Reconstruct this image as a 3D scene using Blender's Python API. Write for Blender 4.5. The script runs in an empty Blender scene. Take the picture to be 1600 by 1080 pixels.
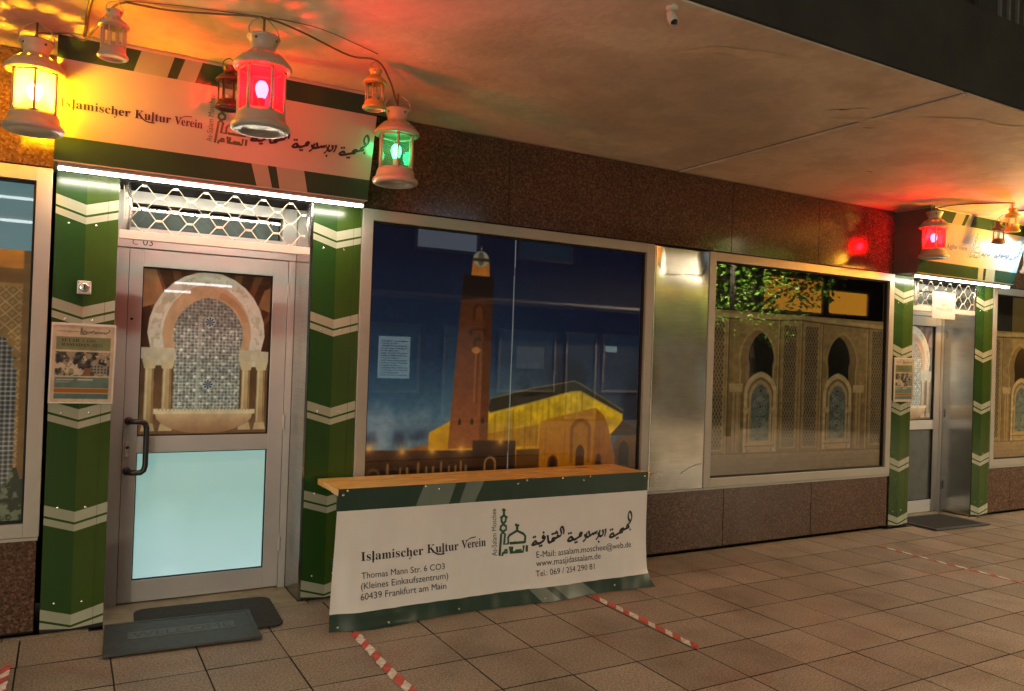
import bpy, math, random
import numpy as np
from mathutils import Matrix, Vector
random.seed(7)
RNG = np.random.default_rng(11)
SC = bpy.context.scene
COL = SC.collection

# ---------------------------------------------------------------- camera, world, exposure
cam_data = bpy.data.cameras.new('camera')
cam_data.sensor_width = 36.0
cam_data.lens = 27.71
cam_data.clip_start = 0.05
cam_data.clip_end = 500.0
cam = bpy.data.objects.new('camera', cam_data)
COL.objects.link(cam)
cam.matrix_world = Matrix(((0.86908, -0.03405, -0.4935, 0.0),
                           (-0.49352, 0.00855, -0.86969, -4.936),
                           (0.03383, 0.99938, -0.00937, 1.6),
                           (0, 0, 0, 1)))
SC.camera = cam

world = bpy.data.worlds.new('World')
SC.world = world
world.use_nodes = True
wt = world.node_tree
bg = wt.nodes['Background']
sky = wt.nodes.new('ShaderNodeTexSky')
sky.sky_type = 'NISHITA'
sky.sun_disc = False
sky.sun_elevation = math.radians(1.5)
sky.sun_rotation = math.radians(200)
tint = wt.nodes.new('ShaderNodeMix')
tint.data_type = 'RGBA'
tint.blend_type = 'MULTIPLY'
tint.inputs['Factor'].default_value = 1.0
tint.inputs[7].default_value = (1.0, 0.84, 0.66, 1)
wt.links.new(sky.outputs[0], tint.inputs[6])
wt.links.new(tint.outputs[2], bg.inputs['Color'])
bg.inputs['Strength'].default_value = 0.10

SC.view_settings.view_transform = 'Standard'
SC.view_settings.look = 'None'
SC.view_settings.exposure = 1.62
SC.view_settings.gamma = 1.0
SC.cycles.use_denoising = True
SC.cycles.max_bounces = 8
SC.cycles.transparent_max_bounces = 12
SC.cycles.caustics_reflective = False
SC.cycles.caustics_refractive = False
SC.cycles.sample_clamp_indirect = 6.0

# ---------------------------------------------------------------- materials
def lin(c):
    return tuple((x / 12.92 if x <= 0.04045 else ((x + 0.055) / 1.055) ** 2.4) for x in c)

class NT:
    def __init__(self, name):
        self.m = bpy.data.materials.new(name)
        self.m.use_nodes = True
        self.t = self.m.node_tree
        self.b = self.t.nodes['Principled BSDF']
        self.out = self.t.nodes['Material Output']
    def n(self, kind, **kw):
        nd = self.t.nodes.new(kind)
        for k, v in kw.items():
            setattr(nd, k, v)
        return nd
    def l(self, a, b):
        self.t.links.new(a, b)
    def coord(self, scale=(1, 1, 1), which='Object'):
        tc = self.n('ShaderNodeTexCoord')
        mp = self.n('ShaderNodeMapping')
        mp.inputs['Scale'].default_value = scale
        self.l(tc.outputs[which], mp.inputs['Vector'])
        return mp.outputs['Vector']
    def noise(self, vec, scale, detail=3, rough=0.55):
        nd = self.n('ShaderNodeTexNoise')
        nd.inputs['Scale'].default_value = scale
        nd.inputs['Detail'].default_value = detail
        nd.inputs['Roughness'].default_value = rough
        self.l(vec, nd.inputs['Vector'])
        return nd.outputs['Fac']
    def ramp(self, fac, stops):
        r = self.n('ShaderNodeValToRGB')
        el = r.color_ramp.elements
        while len(el) < len(stops):
            el.new(0.5)
        for e, (p, c) in zip(el, stops):
            e.position = p
            e.color = (c[0], c[1], c[2], 1)
        self.l(fac, r.inputs['Fac'])
        return r.outputs['Color']
    def mix(self, fac, a, b, blend='MIX'):
        m = self.n('ShaderNodeMix', data_type='RGBA', blend_type=blend)
        for inp, v in ((m.inputs['Factor'], fac), (m.inputs[6], a), (m.inputs[7], b)):
            if isinstance(v, (int, float)):
                inp.default_value = v
            elif isinstance(v, tuple):
                inp.default_value = (v[0], v[1], v[2], 1)
            else:
                self.l(v, inp)
        return m.outputs[2]
    def bump(self, h, strength=0.3, dist=0.01):
        b = self.n('ShaderNodeBump')
        b.inputs['Strength'].default_value = strength
        b.inputs['Distance'].default_value = dist
        self.l(h, b.inputs['Height'])
        self.l(b.outputs[0], self.b.inputs['Normal'])
    def set(self, **kw):
        for k, v in kw.items():
            i = self.b.inputs[k.replace('_', ' ')]
            if isinstance(v, tuple):
                i.default_value = (v[0], v[1], v[2], 1)
            elif isinstance(v, (int, float)):
                i.default_value = v
            else:
                self.l(v, i)

def plain(name, col, rough=0.5, metal=0.0, var=0.12, scale=9.0, spec=0.5, bump=0.0, coat=0.0):
    t = NT(name)
    v = t.coord()
    f = t.noise(v, scale, 4)
    dark = tuple(c * (1 - var) for c in col)
    lite = tuple(min(1, c * (1 + var)) for c in col)
    t.set(Base_Color=t.ramp(f, [(0.3, dark), (0.7, lite)]), Metallic=metal, Specular_IOR_Level=spec, Coat_Weight=coat)
    r = t.n('ShaderNodeMapRange')
    r.inputs[3].default_value = max(0.03, rough * 0.85)
    r.inputs[4].default_value = min(1, rough * 1.15)
    t.l(t.noise(v, scale * 2.3, 3), r.inputs[0])
    t.set(Roughness=r.outputs[0])
    if bump:
        t.bump(t.noise(v, scale * 12, 4), bump, 0.004)
    return t.m

def emit(name, col, strength):
    t = NT(name)
    t.set(Base_Color=(0.05, 0.05, 0.05), Emission_Color=col, Emission_Strength=strength, Roughness=0.5)
    return t.m

M = {}
# polished brown granite
t = NT('brown_granite'); v = t.coord()
vo = t.n('ShaderNodeTexVoronoi'); vo.inputs['Scale'].default_value = 88; t.l(v, vo.inputs['Vector'])
sep = t.n('ShaderNodeSeparateColor'); t.l(vo.outputs['Color'], sep.inputs[0])
c1 = t.ramp(sep.outputs[0], [(0.0, (.018, .010, .007)), (0.3, (.052, .029, .020)), (0.7, (.095, .054, .037)), (1.0, (.19, .12, .085))])
c2 = t.ramp(t.noise(v, 60, 4), [(0.35, (.03, .016, .011)), (0.65, (.13, .073, .048))])
big = t.ramp(t.noise(v, 1.3, 3), [(0.3, (.8, .8, .8)), (0.7, (1.1, 1.05, 1.0))])
t.set(Base_Color=t.mix(1.0, t.mix(0.45, c1, c2), big, 'MULTIPLY'), Roughness=0.11, Specular_IOR_Level=0.45)
M['granite'] = t.m
# paving slabs
t = NT('brown_paving'); v = t.coord()
geo = t.n('ShaderNodeNewGeometry')
base = t.ramp(geo.outputs['Random Per Island'], [(0.0, (.212, .174, .136)), (0.35, (.236, .195, .153)), (0.65, (.256, .212, .167)), (1.0, (.295, .249, .20))])
fine = t.ramp(t.noise(v, 95, 4, .75), [(0.34, (.42, .41, .40)), (0.5, (1, 1, 1)), (0.66, (1.8, 1.75, 1.65))])
blot = t.ramp(t.noise(v, 2.2, 5), [(0.3, (.70, .68, .65)), (0.5, (1, 1, 1)), (0.72, (1.16, 1.15, 1.13))])
stain = t.ramp(t.noise(v, 0.9, 4, .6), [(0.56, (1, 1, 1)), (0.68, (1.06, .86, .82))])
c = t.mix(1.0, t.mix(1.0, t.mix(1.0, base, fine, 'MULTIPLY'), blot, 'MULTIPLY'), stain, 'MULTIPLY')
rr = t.n('ShaderNodeMapRange'); rr.inputs[3].default_value = .38; rr.inputs[4].default_value = .75
t.l(t.noise(v, 3.5, 4), rr.inputs[0])
vs_ = t.n('ShaderNodeTexVoronoi'); vs_.inputs['Scale'].default_value = 2.3; t.l(v, vs_.inputs['Vector'])
c = t.mix(1.0, c, t.ramp(vs_.outputs['Distance'], [(0.0, (.45, .44, .43)), (0.028, (.5, .5, .5)), (0.036, (1, 1, 1))]), 'MULTIPLY')
wm_ = t.n('ShaderNodeSeparateXYZ'); t.l(v, wm_.inputs[0])
wn_ = t.n('ShaderNodeMath', operation='MULTIPLY_ADD'); wn_.inputs[1].default_value = .35; t.l(t.noise(v, 5, 4), wn_.inputs[0]); t.l(wm_.outputs[1], wn_.inputs[2])
c = t.mix(1.0, c, t.ramp(wn_.outputs[0], [(0.0, (1, 1, 1)), (0.10, (.95, .94, .9)), (0.2, (.72, .70, .64))]), 'MULTIPLY')
t.set(Base_Color=c, Roughness=rr.outputs[0], Specular_IOR_Level=.4)
t.bump(t.noise(v, 160, 4, .7), .35, .004)
M['paving'] = t.m
M['joint'] = plain('dark_joint_sand', (.012, .009, .007), .95, var=.3, scale=40)
# painted concrete soffit
t = NT('soffit_paint'); v = t.coord()
f = t.noise(v, 0.75, 5, .5)
c = t.ramp(f, [(0.36, (.54, .47, .37)), (0.47, (.62, .55, .44)), (0.5, (.69, .62, .50)), (0.7, (.66, .585, .465))])
f2 = t.ramp(t.noise(v, 2.6, 6, .62), [(0.34, (.90, .89, .88)), (0.5, (.98, .98, .98)), (0.52, (1.05, 1.05, 1.05)), (0.66, (1.07, 1.07, 1.07))])
f3 = t.ramp(t.noise(v, 14, 5, .6), [(0.3, (.93, .93, .93)), (0.7, (1.04, 1.04, 1.04))])
t.set(Base_Color=t.mix(1.0, t.mix(1.0, c, f2, 'MULTIPLY'), f3, 'MULTIPLY'), Roughness=.7, Specular_IOR_Level=.3)
t.bump(t.noise(v, 22, 5), .35, .01)
M['soffit'] = t.m
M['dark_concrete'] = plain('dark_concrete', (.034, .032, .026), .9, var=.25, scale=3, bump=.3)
M['black_gap'] = plain('black_gap', (.008, .008, .008), .8)
M['alu'] = plain('silver_grey_aluminium', (.36, .345, .305), .42, .25, .05, 5)
M['door_alu'] = plain('anodised_door_aluminium', (.49, .49, .485), .38, .35, .05, 5)
# brushed steel
t = NT('brushed_steel'); v = t.coord((1, 1, 60))
f = t.noise(v, 4, 4)
v2 = t.coord()
sm_ = t.ramp(t.noise(v2, 4.5, 6, .65), [(0.36, (.88, .88, .88)), (0.5, (.98, .98, .98)), (0.7, (1.06, 1.06, 1.06))])
t.set(Base_Color=t.mix(1.0, t.ramp(f, [(0.3, (.34, .345, .33)), (0.7, (.50, .50, .47))]), sm_, 'MULTIPLY'), Metallic=1.0)
rr = t.n('ShaderNodeMapRange'); rr.inputs[3].default_value = .17; rr.inputs[4].default_value = .27
t.l(t.noise(v2, 6, 5, .65), rr.inputs[0]); t.set(Roughness=rr.outputs[0], Anisotropic=.6)
M['steel'] = t.m
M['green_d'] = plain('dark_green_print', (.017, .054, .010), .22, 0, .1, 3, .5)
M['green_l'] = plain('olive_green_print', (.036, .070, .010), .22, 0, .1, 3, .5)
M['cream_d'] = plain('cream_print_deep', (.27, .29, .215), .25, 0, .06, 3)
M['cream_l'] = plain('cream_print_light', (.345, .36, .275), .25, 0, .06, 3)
M['sign_white'] = plain('white_sign_sheet', (.33, .325, .31), .16, 0, .03, 3, .5)
M['sign_green'] = plain('dark_green_sign_sheet', (.022, .05, .03), .16, 0, .08, 3, .5)
M['sign_stripe'] = plain('grey_green_sign_stripe', (.22, .27, .22), .16, 0, .06, 3, .5)
M['sign_side'] = plain('dark_sign_casing', (.10, .085, .08), .35, .3, .1, 4)
M['vinyl'] = plain('white_banner_vinyl', (.62, .61, .60), .45, 0, .05, 2.5, .35, .25)
M['vinyl_green'] = plain('green_banner_vinyl', (.018, .042, .028), .42, 0, .14, 4, .4)
M['vinyl_stripe'] = plain('pale_green_banner_stripe', (.12, .155, .13), .42, 0, .1, 4, .4)
M['ink'] = plain('black_ink', (.012, .011, .012), .4)
M['ink_green'] = plain('dark_green_ink', (.018, .075, .034), .4)
M['ink_blue'] = plain('dark_blue_ink', (.014, .012, .03), .3)
# bench timber
t = NT('orange_pine'); v = t.coord((.9, 9, 9))
g = t.noise(v, 7, 6, .62)
c = t.ramp(g, [(0.28, (.36, .16, .035)), (0.42, (.68, .37, .10)), (0.58, (.82, .51, .16)), (0.75, (.88, .62, .25))])
v3 = t.coord((3.0, 9, 9)); kn = t.n('ShaderNodeTexVoronoi'); kn.inputs['Scale'].default_value = .9; t.l(v3, kn.inputs['Vector'])
k = t.ramp(kn.outputs['Distance'], [(0.05, (.22, .12, .07)), (0.16, (1, 1, 1))])
t.set(Base_Color=t.mix(1.0, c, k, 'MULTIPLY'), Roughness=.3, Specular_IOR_Level=.5)
t.bump(g, .2, .003)
M['timber'] = t.m
M['black_metal'] = plain('black_powder_metal', (.012, .012, .013), .32)
M['grille'] = plain('cream_grille_steel', (.62, .57, .48), .35, .5, .05, 8)
M['rivet'] = plain('zinc_rivet', (.75, .73, .68), .25, .9, .03, 8)
M['rubber'] = plain('grey_rubber', (.035, .037, .036), .55, 0, .18, 14, .5, .3)
M['rubber_lite'] = plain('worn_grey_rubber', (.075, .08, .08), .5, 0, .15, 20, .5)
M['carpet'] = plain('grey_carpet_mat', (.05, .052, .05), .95, 0, .3, 90, .2, .8)
M['stone'] = plain('stone_sill', (.27, .225, .155), .7, 0, .25, 7, .4, .3)
M['lantern_white'] = plain('cream_lantern_enamel', (.36, .33, .27), .35, 0, .05, 12)
M['lantern_gold'] = plain('brass_lantern_metal', (.44, .31, .08), .35, .35, .08, 12)
M['lantern_dark'] = plain('dark_bronze_lantern_metal', (.05, .03, .022), .4, .4, .1, 12)
M['cable'] = plain('brown_cable', (.13, .085, .05), .5)
M['plastic'] = plain('ivory_plastic', (.55, .53, .47), .4)
M['chrome'] = plain('dull_chrome', (.6, .6, .6), .25, .9)
M['paper'] = plain('white_paper', (.36, .35, .33), .5, 0, .04, 8)
M['led'] = emit('led_tube', (1.0, .91, .70), 26.0)
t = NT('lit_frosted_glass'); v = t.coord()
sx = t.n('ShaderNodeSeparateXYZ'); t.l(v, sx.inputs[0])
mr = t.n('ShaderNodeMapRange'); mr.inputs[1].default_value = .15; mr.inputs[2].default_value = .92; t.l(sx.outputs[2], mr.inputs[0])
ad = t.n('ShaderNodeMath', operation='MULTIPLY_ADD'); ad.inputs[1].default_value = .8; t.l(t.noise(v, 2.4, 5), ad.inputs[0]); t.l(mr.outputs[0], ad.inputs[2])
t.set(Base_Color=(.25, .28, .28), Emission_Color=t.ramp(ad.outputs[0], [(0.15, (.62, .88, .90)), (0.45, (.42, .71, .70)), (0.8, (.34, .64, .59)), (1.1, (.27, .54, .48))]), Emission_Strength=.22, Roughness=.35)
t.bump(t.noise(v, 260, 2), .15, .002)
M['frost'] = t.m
M['tape_white'] = plain('white_floor_tape', (.66, .60, .53), .55, 0, .28, 30)
M['tape_red'] = plain('red_floor_tape', (.50, .075, .055), .55, 0, .32, 30)
M['film_back'] = plain('dark_window_backing', (.04, .034, .024), .7)
M['teal_blind'] = plain('teal_grey_blind', (.13, .18, .18), .5)
M['orange_board'] = plain('orange_board', (.55, .25, .04), .7)

def glass_mat(name, tint_c=(1, 1, 1), refl=1.0, rough=0.0):
    t = NT(name)
    t.t.nodes.remove(t.b)
    tr = t.n('ShaderNodeBsdfTransparent'); tr.inputs[0].default_value = (*tint_c, 1)
    gl = t.n('ShaderNodeBsdfGlossy'); gl.inputs['Roughness'].default_value = rough
    fr = t.n('ShaderNodeFresnel'); fr.inputs[0].default_value = 1.5
    mu = t.n('ShaderNodeMath', operation='MULTIPLY'); mu.inputs[1].default_value = refl
    mx = t.n('ShaderNodeMixShader')
    t.l(fr.outputs[0], mu.inputs[0]); t.l(mu.outputs[0], mx.inputs[0])
    t.l(tr.outputs[0], mx.inputs[1]); t.l(gl.outputs[0], mx.inputs[2]); t.l(mx.outputs[0], t.out.inputs[0])
    return t.m
M['glass'] = glass_mat('window_glass', (.94, .96, .95), 1.7, .012)

def pane_mat(name, col, milk, rough=.25):
    t = NT(name)
    t.t.nodes.remove(t.b)
    tr = t.n('ShaderNodeBsdfTransparent'); tr.inputs[0].default_value = (*col, 1)
    tl = t.n('ShaderNodeBsdfTranslucent'); tl.inputs[0].default_value = (*col, 1)
    gl = t.n('ShaderNodeBsdfGlossy'); gl.inputs['Roughness'].default_value = .05
    m1 = t.n('ShaderNodeMixShader'); m1.inputs[0].default_value = milk
    m2 = t.n('ShaderNodeMixShader'); m2.inputs[0].default_value = .07
    t.l(tr.outputs[0], m1.inputs[1]); t.l(tl.outputs[0], m1.inputs[2])
    t.l(m1.outputs[0], m2.inputs[1]); t.l(gl.outputs[0], m2.inputs[2]); t.l(m2.outputs[0], t.out.inputs[0])
    return t.m
M['pane_clear'] = pane_mat('clear_lantern_glass', (.92, .95, .92), .06)
M['pane_red'] = pane_mat('rosy_lantern_glass', (1, .30, .36), .13)
M['pane_yellow'] = pane_mat('amber_lantern_glass', (1, .85, .4), .5)
M['bulb_red'] = emit('red_bulb', (1.0, .0030, .0065), 330)
M['bulb_yellow'] = emit('amber_bulb', (1.0, .45, .010), 700)
M['bulb_green'] = emit('green_bulb', (.02, 1.0, .25), 12)
M['bulb_amber'] = emit('strong_amber_bulb', (1.0, .50, .08), 1700)
M['bulb_white'] = emit('cool_bulb', (.4, .8, 1.0), 200)

def print_mat(name, gain=1.0, rough=.35, glow=0.0):
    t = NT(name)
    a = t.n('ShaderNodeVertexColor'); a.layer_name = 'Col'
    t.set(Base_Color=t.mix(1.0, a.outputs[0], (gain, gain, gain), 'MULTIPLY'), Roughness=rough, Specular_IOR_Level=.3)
    if glow:                                # emission puts a backlit glow into the print colour itself
        t.set(Emission_Color=a.outputs[0], Emission_Strength=glow)
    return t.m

# ---------------------------------------------------------------- mesh helpers
class MB:
    def __init__(s):
        s.v = []; s.f = []; s.mi = []; s.smooth = []
    def add(s, verts, faces, mi=0, smooth=False):
        o = len(s.v)
        s.v += [tuple(float(c) for c in p) for p in verts]
        for f in faces:
            s.f.append(tuple(i + o for i in f)); s.mi.append(mi); s.smooth.append(smooth)
        return s
    def box(s, x0, x1, y0, y1, z0, z1, mi=0):
        v = [(x0, y0, z0), (x1, y0, z0), (x1, y1, z0), (x0, y1, z0), (x0, y0, z1), (x1, y0, z1), (x1, y1, z1), (x0, y1, z1)]
        return s.add(v, [(0, 3, 2, 1), (4, 5, 6, 7), (0, 1, 5, 4), (1, 2, 6, 5), (2, 3, 7, 6), (3, 0, 4, 7)], mi)
    def poly(s, pts3, mi=0):
        return s.add(pts3, [tuple(range(len(pts3)))], mi)
    def prism_y(s, pts, y0, y1, mi=0):           # pts (x,z) extruded along y
        n = len(pts)
        v = [(x, y0, z) for x, z in pts] + [(x, y1, z) for x, z in pts]
        f = [tuple(range(n)), tuple(range(2 * n - 1, n - 1, -1))] + [(i, i + n, (i + 1) % n + n, (i + 1) % n) for i in range(n)]
        return s.add(v, f, mi)
    def tube(s, pts, r, n=8, mi=0, cap=True):      # frame carried along the path so that bends do not twist
        pts = [Vector(p) for p in pts]; vs = []; fs = []
        up = Vector((0, 0, 1))
        rings = []
        for i, p in enumerate(pts):
            d = (pts[min(i + 1, len(pts) - 1)] - pts[max(i - 1, 0)]).normalized()
            if i == 0:
                a = d.cross(up)
                if a.length < 1e-3: a = d.cross(Vector((1, 0, 0)))
            else:
                a = a - d * a.dot(d)
            a.normalize(); b = a.cross(d).normalized()
            rr = r[i] if isinstance(r, (list, tuple)) else r
            rings.append([p + a * (rr * math.cos(2 * math.pi * k / n)) + b * (rr * math.sin(2 * math.pi * k / n)) for k in range(n)])
        for R in rings: vs += R
        for i in range(len(pts) - 1):
            for k in range(n):
                fs.append((i * n + k, i * n + (k + 1) % n, (i + 1) * n + (k + 1) % n, (i + 1) * n + k))
        if cap:
            fs.append(tuple(range(n - 1, -1, -1))); fs.append(tuple(range((len(pts) - 1) * n, len(pts) * n)))
        return s.add(vs, fs, mi, True)
    def lathe(s, prof, n=24, mi=0, c=(0, 0, 0), skip=None, smooth=True):
        vs = []; fs = []
        for r, z in prof:
            for k in range(n):
                a = 2 * math.pi * k / n
                vs.append((c[0] + r * math.cos(a), c[1] + r * math.sin(a), c[2] + z))
        for i in range(len(prof) - 1):
            for k in range(n):
                if skip and skip(i, k): continue
                fs.append((i * n + k, i * n + (k + 1) % n, (i + 1) * n + (k + 1) % n, (i + 1) * n + k))
        return s.add(vs, fs, mi, smooth)
    def disc(s, c, r, n=12, axis='y', d=0.004, mi=0):
        pr = [(r, 0), (r, d * .5), (r * .7, d * .85), (0.0001, d)]
        o = len(s.v); s.lathe(pr, n, mi)
        for i in range(o, len(s.v)):
            x, y, z = s.v[i]
            if axis == 'y': s.v[i] = (c[0] + x, c[1] - z, c[2] + y)
            else: s.v[i] = (c[0] + x, c[1] + y, c[2] + z)
        return s
    def mesh(s, name, mats):
        me = bpy.data.meshes.new(name)
        me.from_pydata(s.v, [], s.f)
        for m in (mats if isinstance(mats, (list, tuple)) else [mats]):
            me.materials.append(m)
        me.polygons.foreach_set('material_index', s.mi)
        me.polygons.foreach_set('use_smooth', s.smooth)
        me.update()
        return me
    def build(s, name, mats, parent=None, bevel=0.0):
        o = bpy.data.objects.new(name, s.mesh(name, mats))
        COL.objects.link(o)
        if parent: o.parent = parent
        if bevel:
            b = o.modifiers.new('bevel', 'BEVEL'); b.width = bevel; b.segments = 2; b.limit_method = 'ANGLE'
        return o

def tag(o, label=None, cat=None, group=None, kind=None):
    if label: o['label'] = label
    if cat: o['category'] = cat
    if group: o['group'] = group
    if kind: o['kind'] = kind
    return o
def empty(name, loc, label, cat, group=None, rz=0.0):
    o = bpy.data.objects.new(name, None); COL.objects.link(o)
    o.location = loc; o.rotation_euler = (0, 0, rz); o.empty_display_size = .1
    return tag(o, label, cat, group)
def kids(o):
    return [c for c in COL.objects if c.parent == o]
def copy_tree(o, parent=None):
    c = o.copy(); COL.objects.link(c)
    if parent: c.parent = parent
    for ch in kids(o): copy_tree(ch, c)
    return c

# ---------------------------------------------------------------- writing
FONT = bpy.data.fonts.load('<builtin>')
_tc = {}
def text2d(s):
    if s in _tc: return _tc[s]
    c = bpy.data.curves.new('lettering', 'FONT'); c.body = s; c.font = FONT; c.resolution_u = 4
    o = bpy.data.objects.new('lettering', c); COL.objects.link(o)
    bpy.context.view_layer.update()
    me = bpy.data.meshes.new_from_object(o.evaluated_get(bpy.context.evaluated_depsgraph_get()))
    v = [(p.co.x, p.co.y) for p in me.vertices]; f = [tuple(p.vertices) for p in me.polygons]
    bpy.data.objects.remove(o); bpy.data.curves.remove(c); bpy.data.meshes.remove(me)
    _tc[s] = (v, f)
    return _tc[s]
def bold(s):
    return ''.join(chr(0x1D400 + ord(ch) - 65) if 'A' <= ch <= 'Z' else chr(0x1D41A + ord(ch) - 97) if 'a' <= ch <= 'z' else ch for ch in s)
def put_text(mb, s, S, u, v, width, off=.002, height=None, rot=False, mi=0):
    """lay the words on surface S from (u,v) so that they run `width` along the baseline"""
    vs, fs = text2d(s)
    x0 = min(p[0] for p in vs); x1 = max(p[0] for p in vs)
    k = width / (x1 - x0)
    ky = k if height is None else height / max(p[1] for p in vs)
    out = []
    for x, y in vs:
        a, b = (x - x0) * k, y * ky
        out.append(S(u - b, v + a, off) if rot else S(u + a, v + b, off))
    mb.add(out, fs, mi)
def glyph_u(word, i, width, frac):
    """distance along a word set in bold to the given fraction of its i-th letter"""
    vs, _ = text2d(bold(word)); x0 = min(p[0] for p in vs); x1 = max(p[0] for p in vs)
    xe = max(p[0] for p in text2d(bold(word[:i + 1]))[0]); g = text2d(bold(word[i]))[0]
    gw = max(p[0] for p in g) - min(p[0] for p in g)
    return (xe - gw * (1 - frac) - x0) * width / (x1 - x0)
def serif_title(mb, S, words, h, off):
    """the serif title with its long l's, the h that hooks under the line and the sweeps of K and V"""
    for word, u, v, w in words:
        put_text(mb, bold(word), S, u, v, w, off, h)
        for i, ch in enumerate(word):
            if ch == 'l':
                x = u + glyph_u(word, i, w, .5); stroke(mb, S, [(x, v + h * 1.02), (x - h * .02, v - h * .30)], h * .16, h * .20, off=off, smooth=False)
            if ch == 'h':
                x = u + glyph_u(word, i, w, .80); stroke(mb, S, [(x, v + h * .2), (x + h * .03, v - h * .06), (x - h * .12, v - h * .28), (x - h * .28, v - h * .30)], h * .06, h * .15, off=off)
            if ch == 'K':
                x = u + glyph_u(word, i, w, .62); stroke(mb, S, [(x, v + h * .25), (x + h * .5, v - h * .14), (x + h * 1.0, v - h * .25), (x + h * 1.6, v - h * .26)], h * .05, h * .17, off=off)
            if ch == 'V':
                x = u + glyph_u(word, i, w, .62); stroke(mb, S, [(x, v + h * .45), (x + h * .35, v + h * .95), (x + h * .8, v + h * 1.18), (x + h * 1.5, v + h * 1.22)], h * .05, h * .13, off=off)
def smooth_line(p, n=4):
    if len(p) < 3: return p
    out = []
    for i in range(len(p) - 1):
        a, b, c, d = p[max(i - 1, 0)], p[i], p[i + 1], p[min(i + 2, len(p) - 1)]
        for k in range(n):
            t = k / n
            out.append(tuple(.5 * (2 * b[j] + (c[j] - a[j]) * t + (2 * a[j] - 5 * b[j] + 4 * c[j] - d[j]) * t * t + (3 * b[j] - a[j] - 3 * c[j] + d[j]) * t ** 3) for j in (0, 1)))
    out.append(p[-1])
    return out
_k = [0]
def stroke(mb, S, pts, wmin, wmax, nib=math.radians(60), off=.002, smooth=True, mi=0):
    if smooth: pts = smooth_line(pts)
    L = []; R = []
    for i, p in enumerate(pts):
        a = pts[max(i - 1, 0)]; b = pts[min(i + 1, len(pts) - 1)]
        dx, dy = b[0] - a[0], b[1] - a[1]; d = math.hypot(dx, dy) or 1e-6
        w = (wmin + (wmax - wmin) * abs(math.sin(math.atan2(dy, dx) - nib))) * .5
        nx, ny = -dy / d * w, dx / d * w
        L.append((p[0] + nx, p[1] + ny)); R.append((p[0] - nx, p[1] - ny))
    _k[0] = (_k[0] + 1) % 40
    o2 = off + _k[0] * .00003
    n = len(pts)
    mb.add([S(u, v, o2) for u, v in R] + [S(u, v, o2) for u, v in L], [(i, i + 1, n + i + 1, n + i) for i in range(n - 1)], mi)
def dot(mb, S, u, v, r, off=.0025, mi=0):
    mb.add([S(u + r, v, off), S(u, v + r, off), S(u - r, v, off), S(u, v - r, off)], [(0, 1, 2, 3)], mi)
def patch(mb, S, q, off, mi=0, n=10, m=3):
    """quad q = (tl, tr, br, bl) in surface coordinates, laid as a small grid"""
    tl, tr, br, bl = q; vs = []
    for j in range(m + 1):
        for i in range(n + 1):
            a, b = i / n, j / m
            u = (tl[0] * (1 - a) + tr[0] * a) * (1 - b) + (bl[0] * (1 - a) + br[0] * a) * b
            v = (tl[1] * (1 - a) + tr[1] * a) * (1 - b) + (bl[1] * (1 - a) + br[1] * a) * b
            vs.append(S(u, v, off))
    W = n + 1
    mb.add(vs, [(j * W + i, (j + 1) * W + i, (j + 1) * W + i + 1, j * W + i + 1) for j in range(m) for i in range(n)], mi)
# traced outlines of the calligraphy and the emblem, in metres on the banner
ARABIC = [[[2.0749,0.4553],[2.0713,0.4778],[2.078,0.5021],[2.0911,0.5096],[2.1018,0.498],[2.1061,0.4753],[2.0987,0.4511],[2.0799,0.4352],[2.0569,0.4221],[2.0467,0.4106]],[[2.0696,0.4522],[2.0925,0.4535]],[[2.0569,0.4206],[2.0731,0.4075],[2.0525,0.4027],[2.0268,0.394],[2.0157,0.3959]],[[2.0285,0.4012],[2.0084,0.3989],[1.9939,0.3878],[2.0146,0.3798],[1.988,0.3736],[1.9595,0.3647],[1.9407,0.3595],[1.9293,0.376],[1.9106,0.3703],[1.8988,0.3591],[1.9156,0.3529],[1.9406,0.3585]],[[1.8642,0.4128],[1.8686,0.3955],[1.8551,0.3618]],[[1.8415,0.4098],[1.8454,0.3829],[1.8281,0.3675],[1.815,0.371],[1.8067,0.3933]],[[1.8215,0.409],[1.8052,0.367],[1.7864,0.3437]],[[1.8002,0.4059],[1.7902,0.3899],[1.7784,0.3923],[1.7719,0.3842],[1.7601,0.3866],[1.7477,0.379],[1.7316,0.378]],[[1.7286,0.4093],[1.734,0.3778],[1.7146,0.3699],[1.7001,0.3758],[1.695,0.3905]],[[1.7145,0.4009],[1.7005,0.3615],[1.6776,0.3421]],[[1.6787,0.3943],[1.6632,0.4013],[1.6521,0.3917],[1.6693,0.3846],[1.6442,0.3749],[1.6203,0.3637],[1.6017,0.3643],[1.5863,0.3798],[1.5643,0.3671],[1.5622,0.3583],[1.5793,0.3554],[1.6017,0.3629]],[[1.527,0.4021],[1.5309,0.4229],[1.5251,0.4445],[1.5162,0.4499],[1.5044,0.4414],[1.5087,0.413],[1.5011,0.3973],[1.4809,0.391],[1.4608,0.3834],[1.441,0.3837],[1.4334,0.3774],[1.4443,0.3686],[1.4547,0.3746],[1.4374,0.3664],[1.4203,0.3614],[1.4091,0.361],[1.4032,0.3777],[1.4001,0.408]],[[1.4771,0.4049],[1.4815,0.391]],[[1.3767,0.4086],[1.3636,0.4018],[1.3659,0.3915],[1.3789,0.3959],[1.3755,0.3824],[1.3623,0.3711],[1.3369,0.3604],[1.3178,0.3635],[1.3057,0.3769],[1.2823,0.3653],[1.2808,0.3576],[1.2983,0.3565],[1.3205,0.3619]]]
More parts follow.
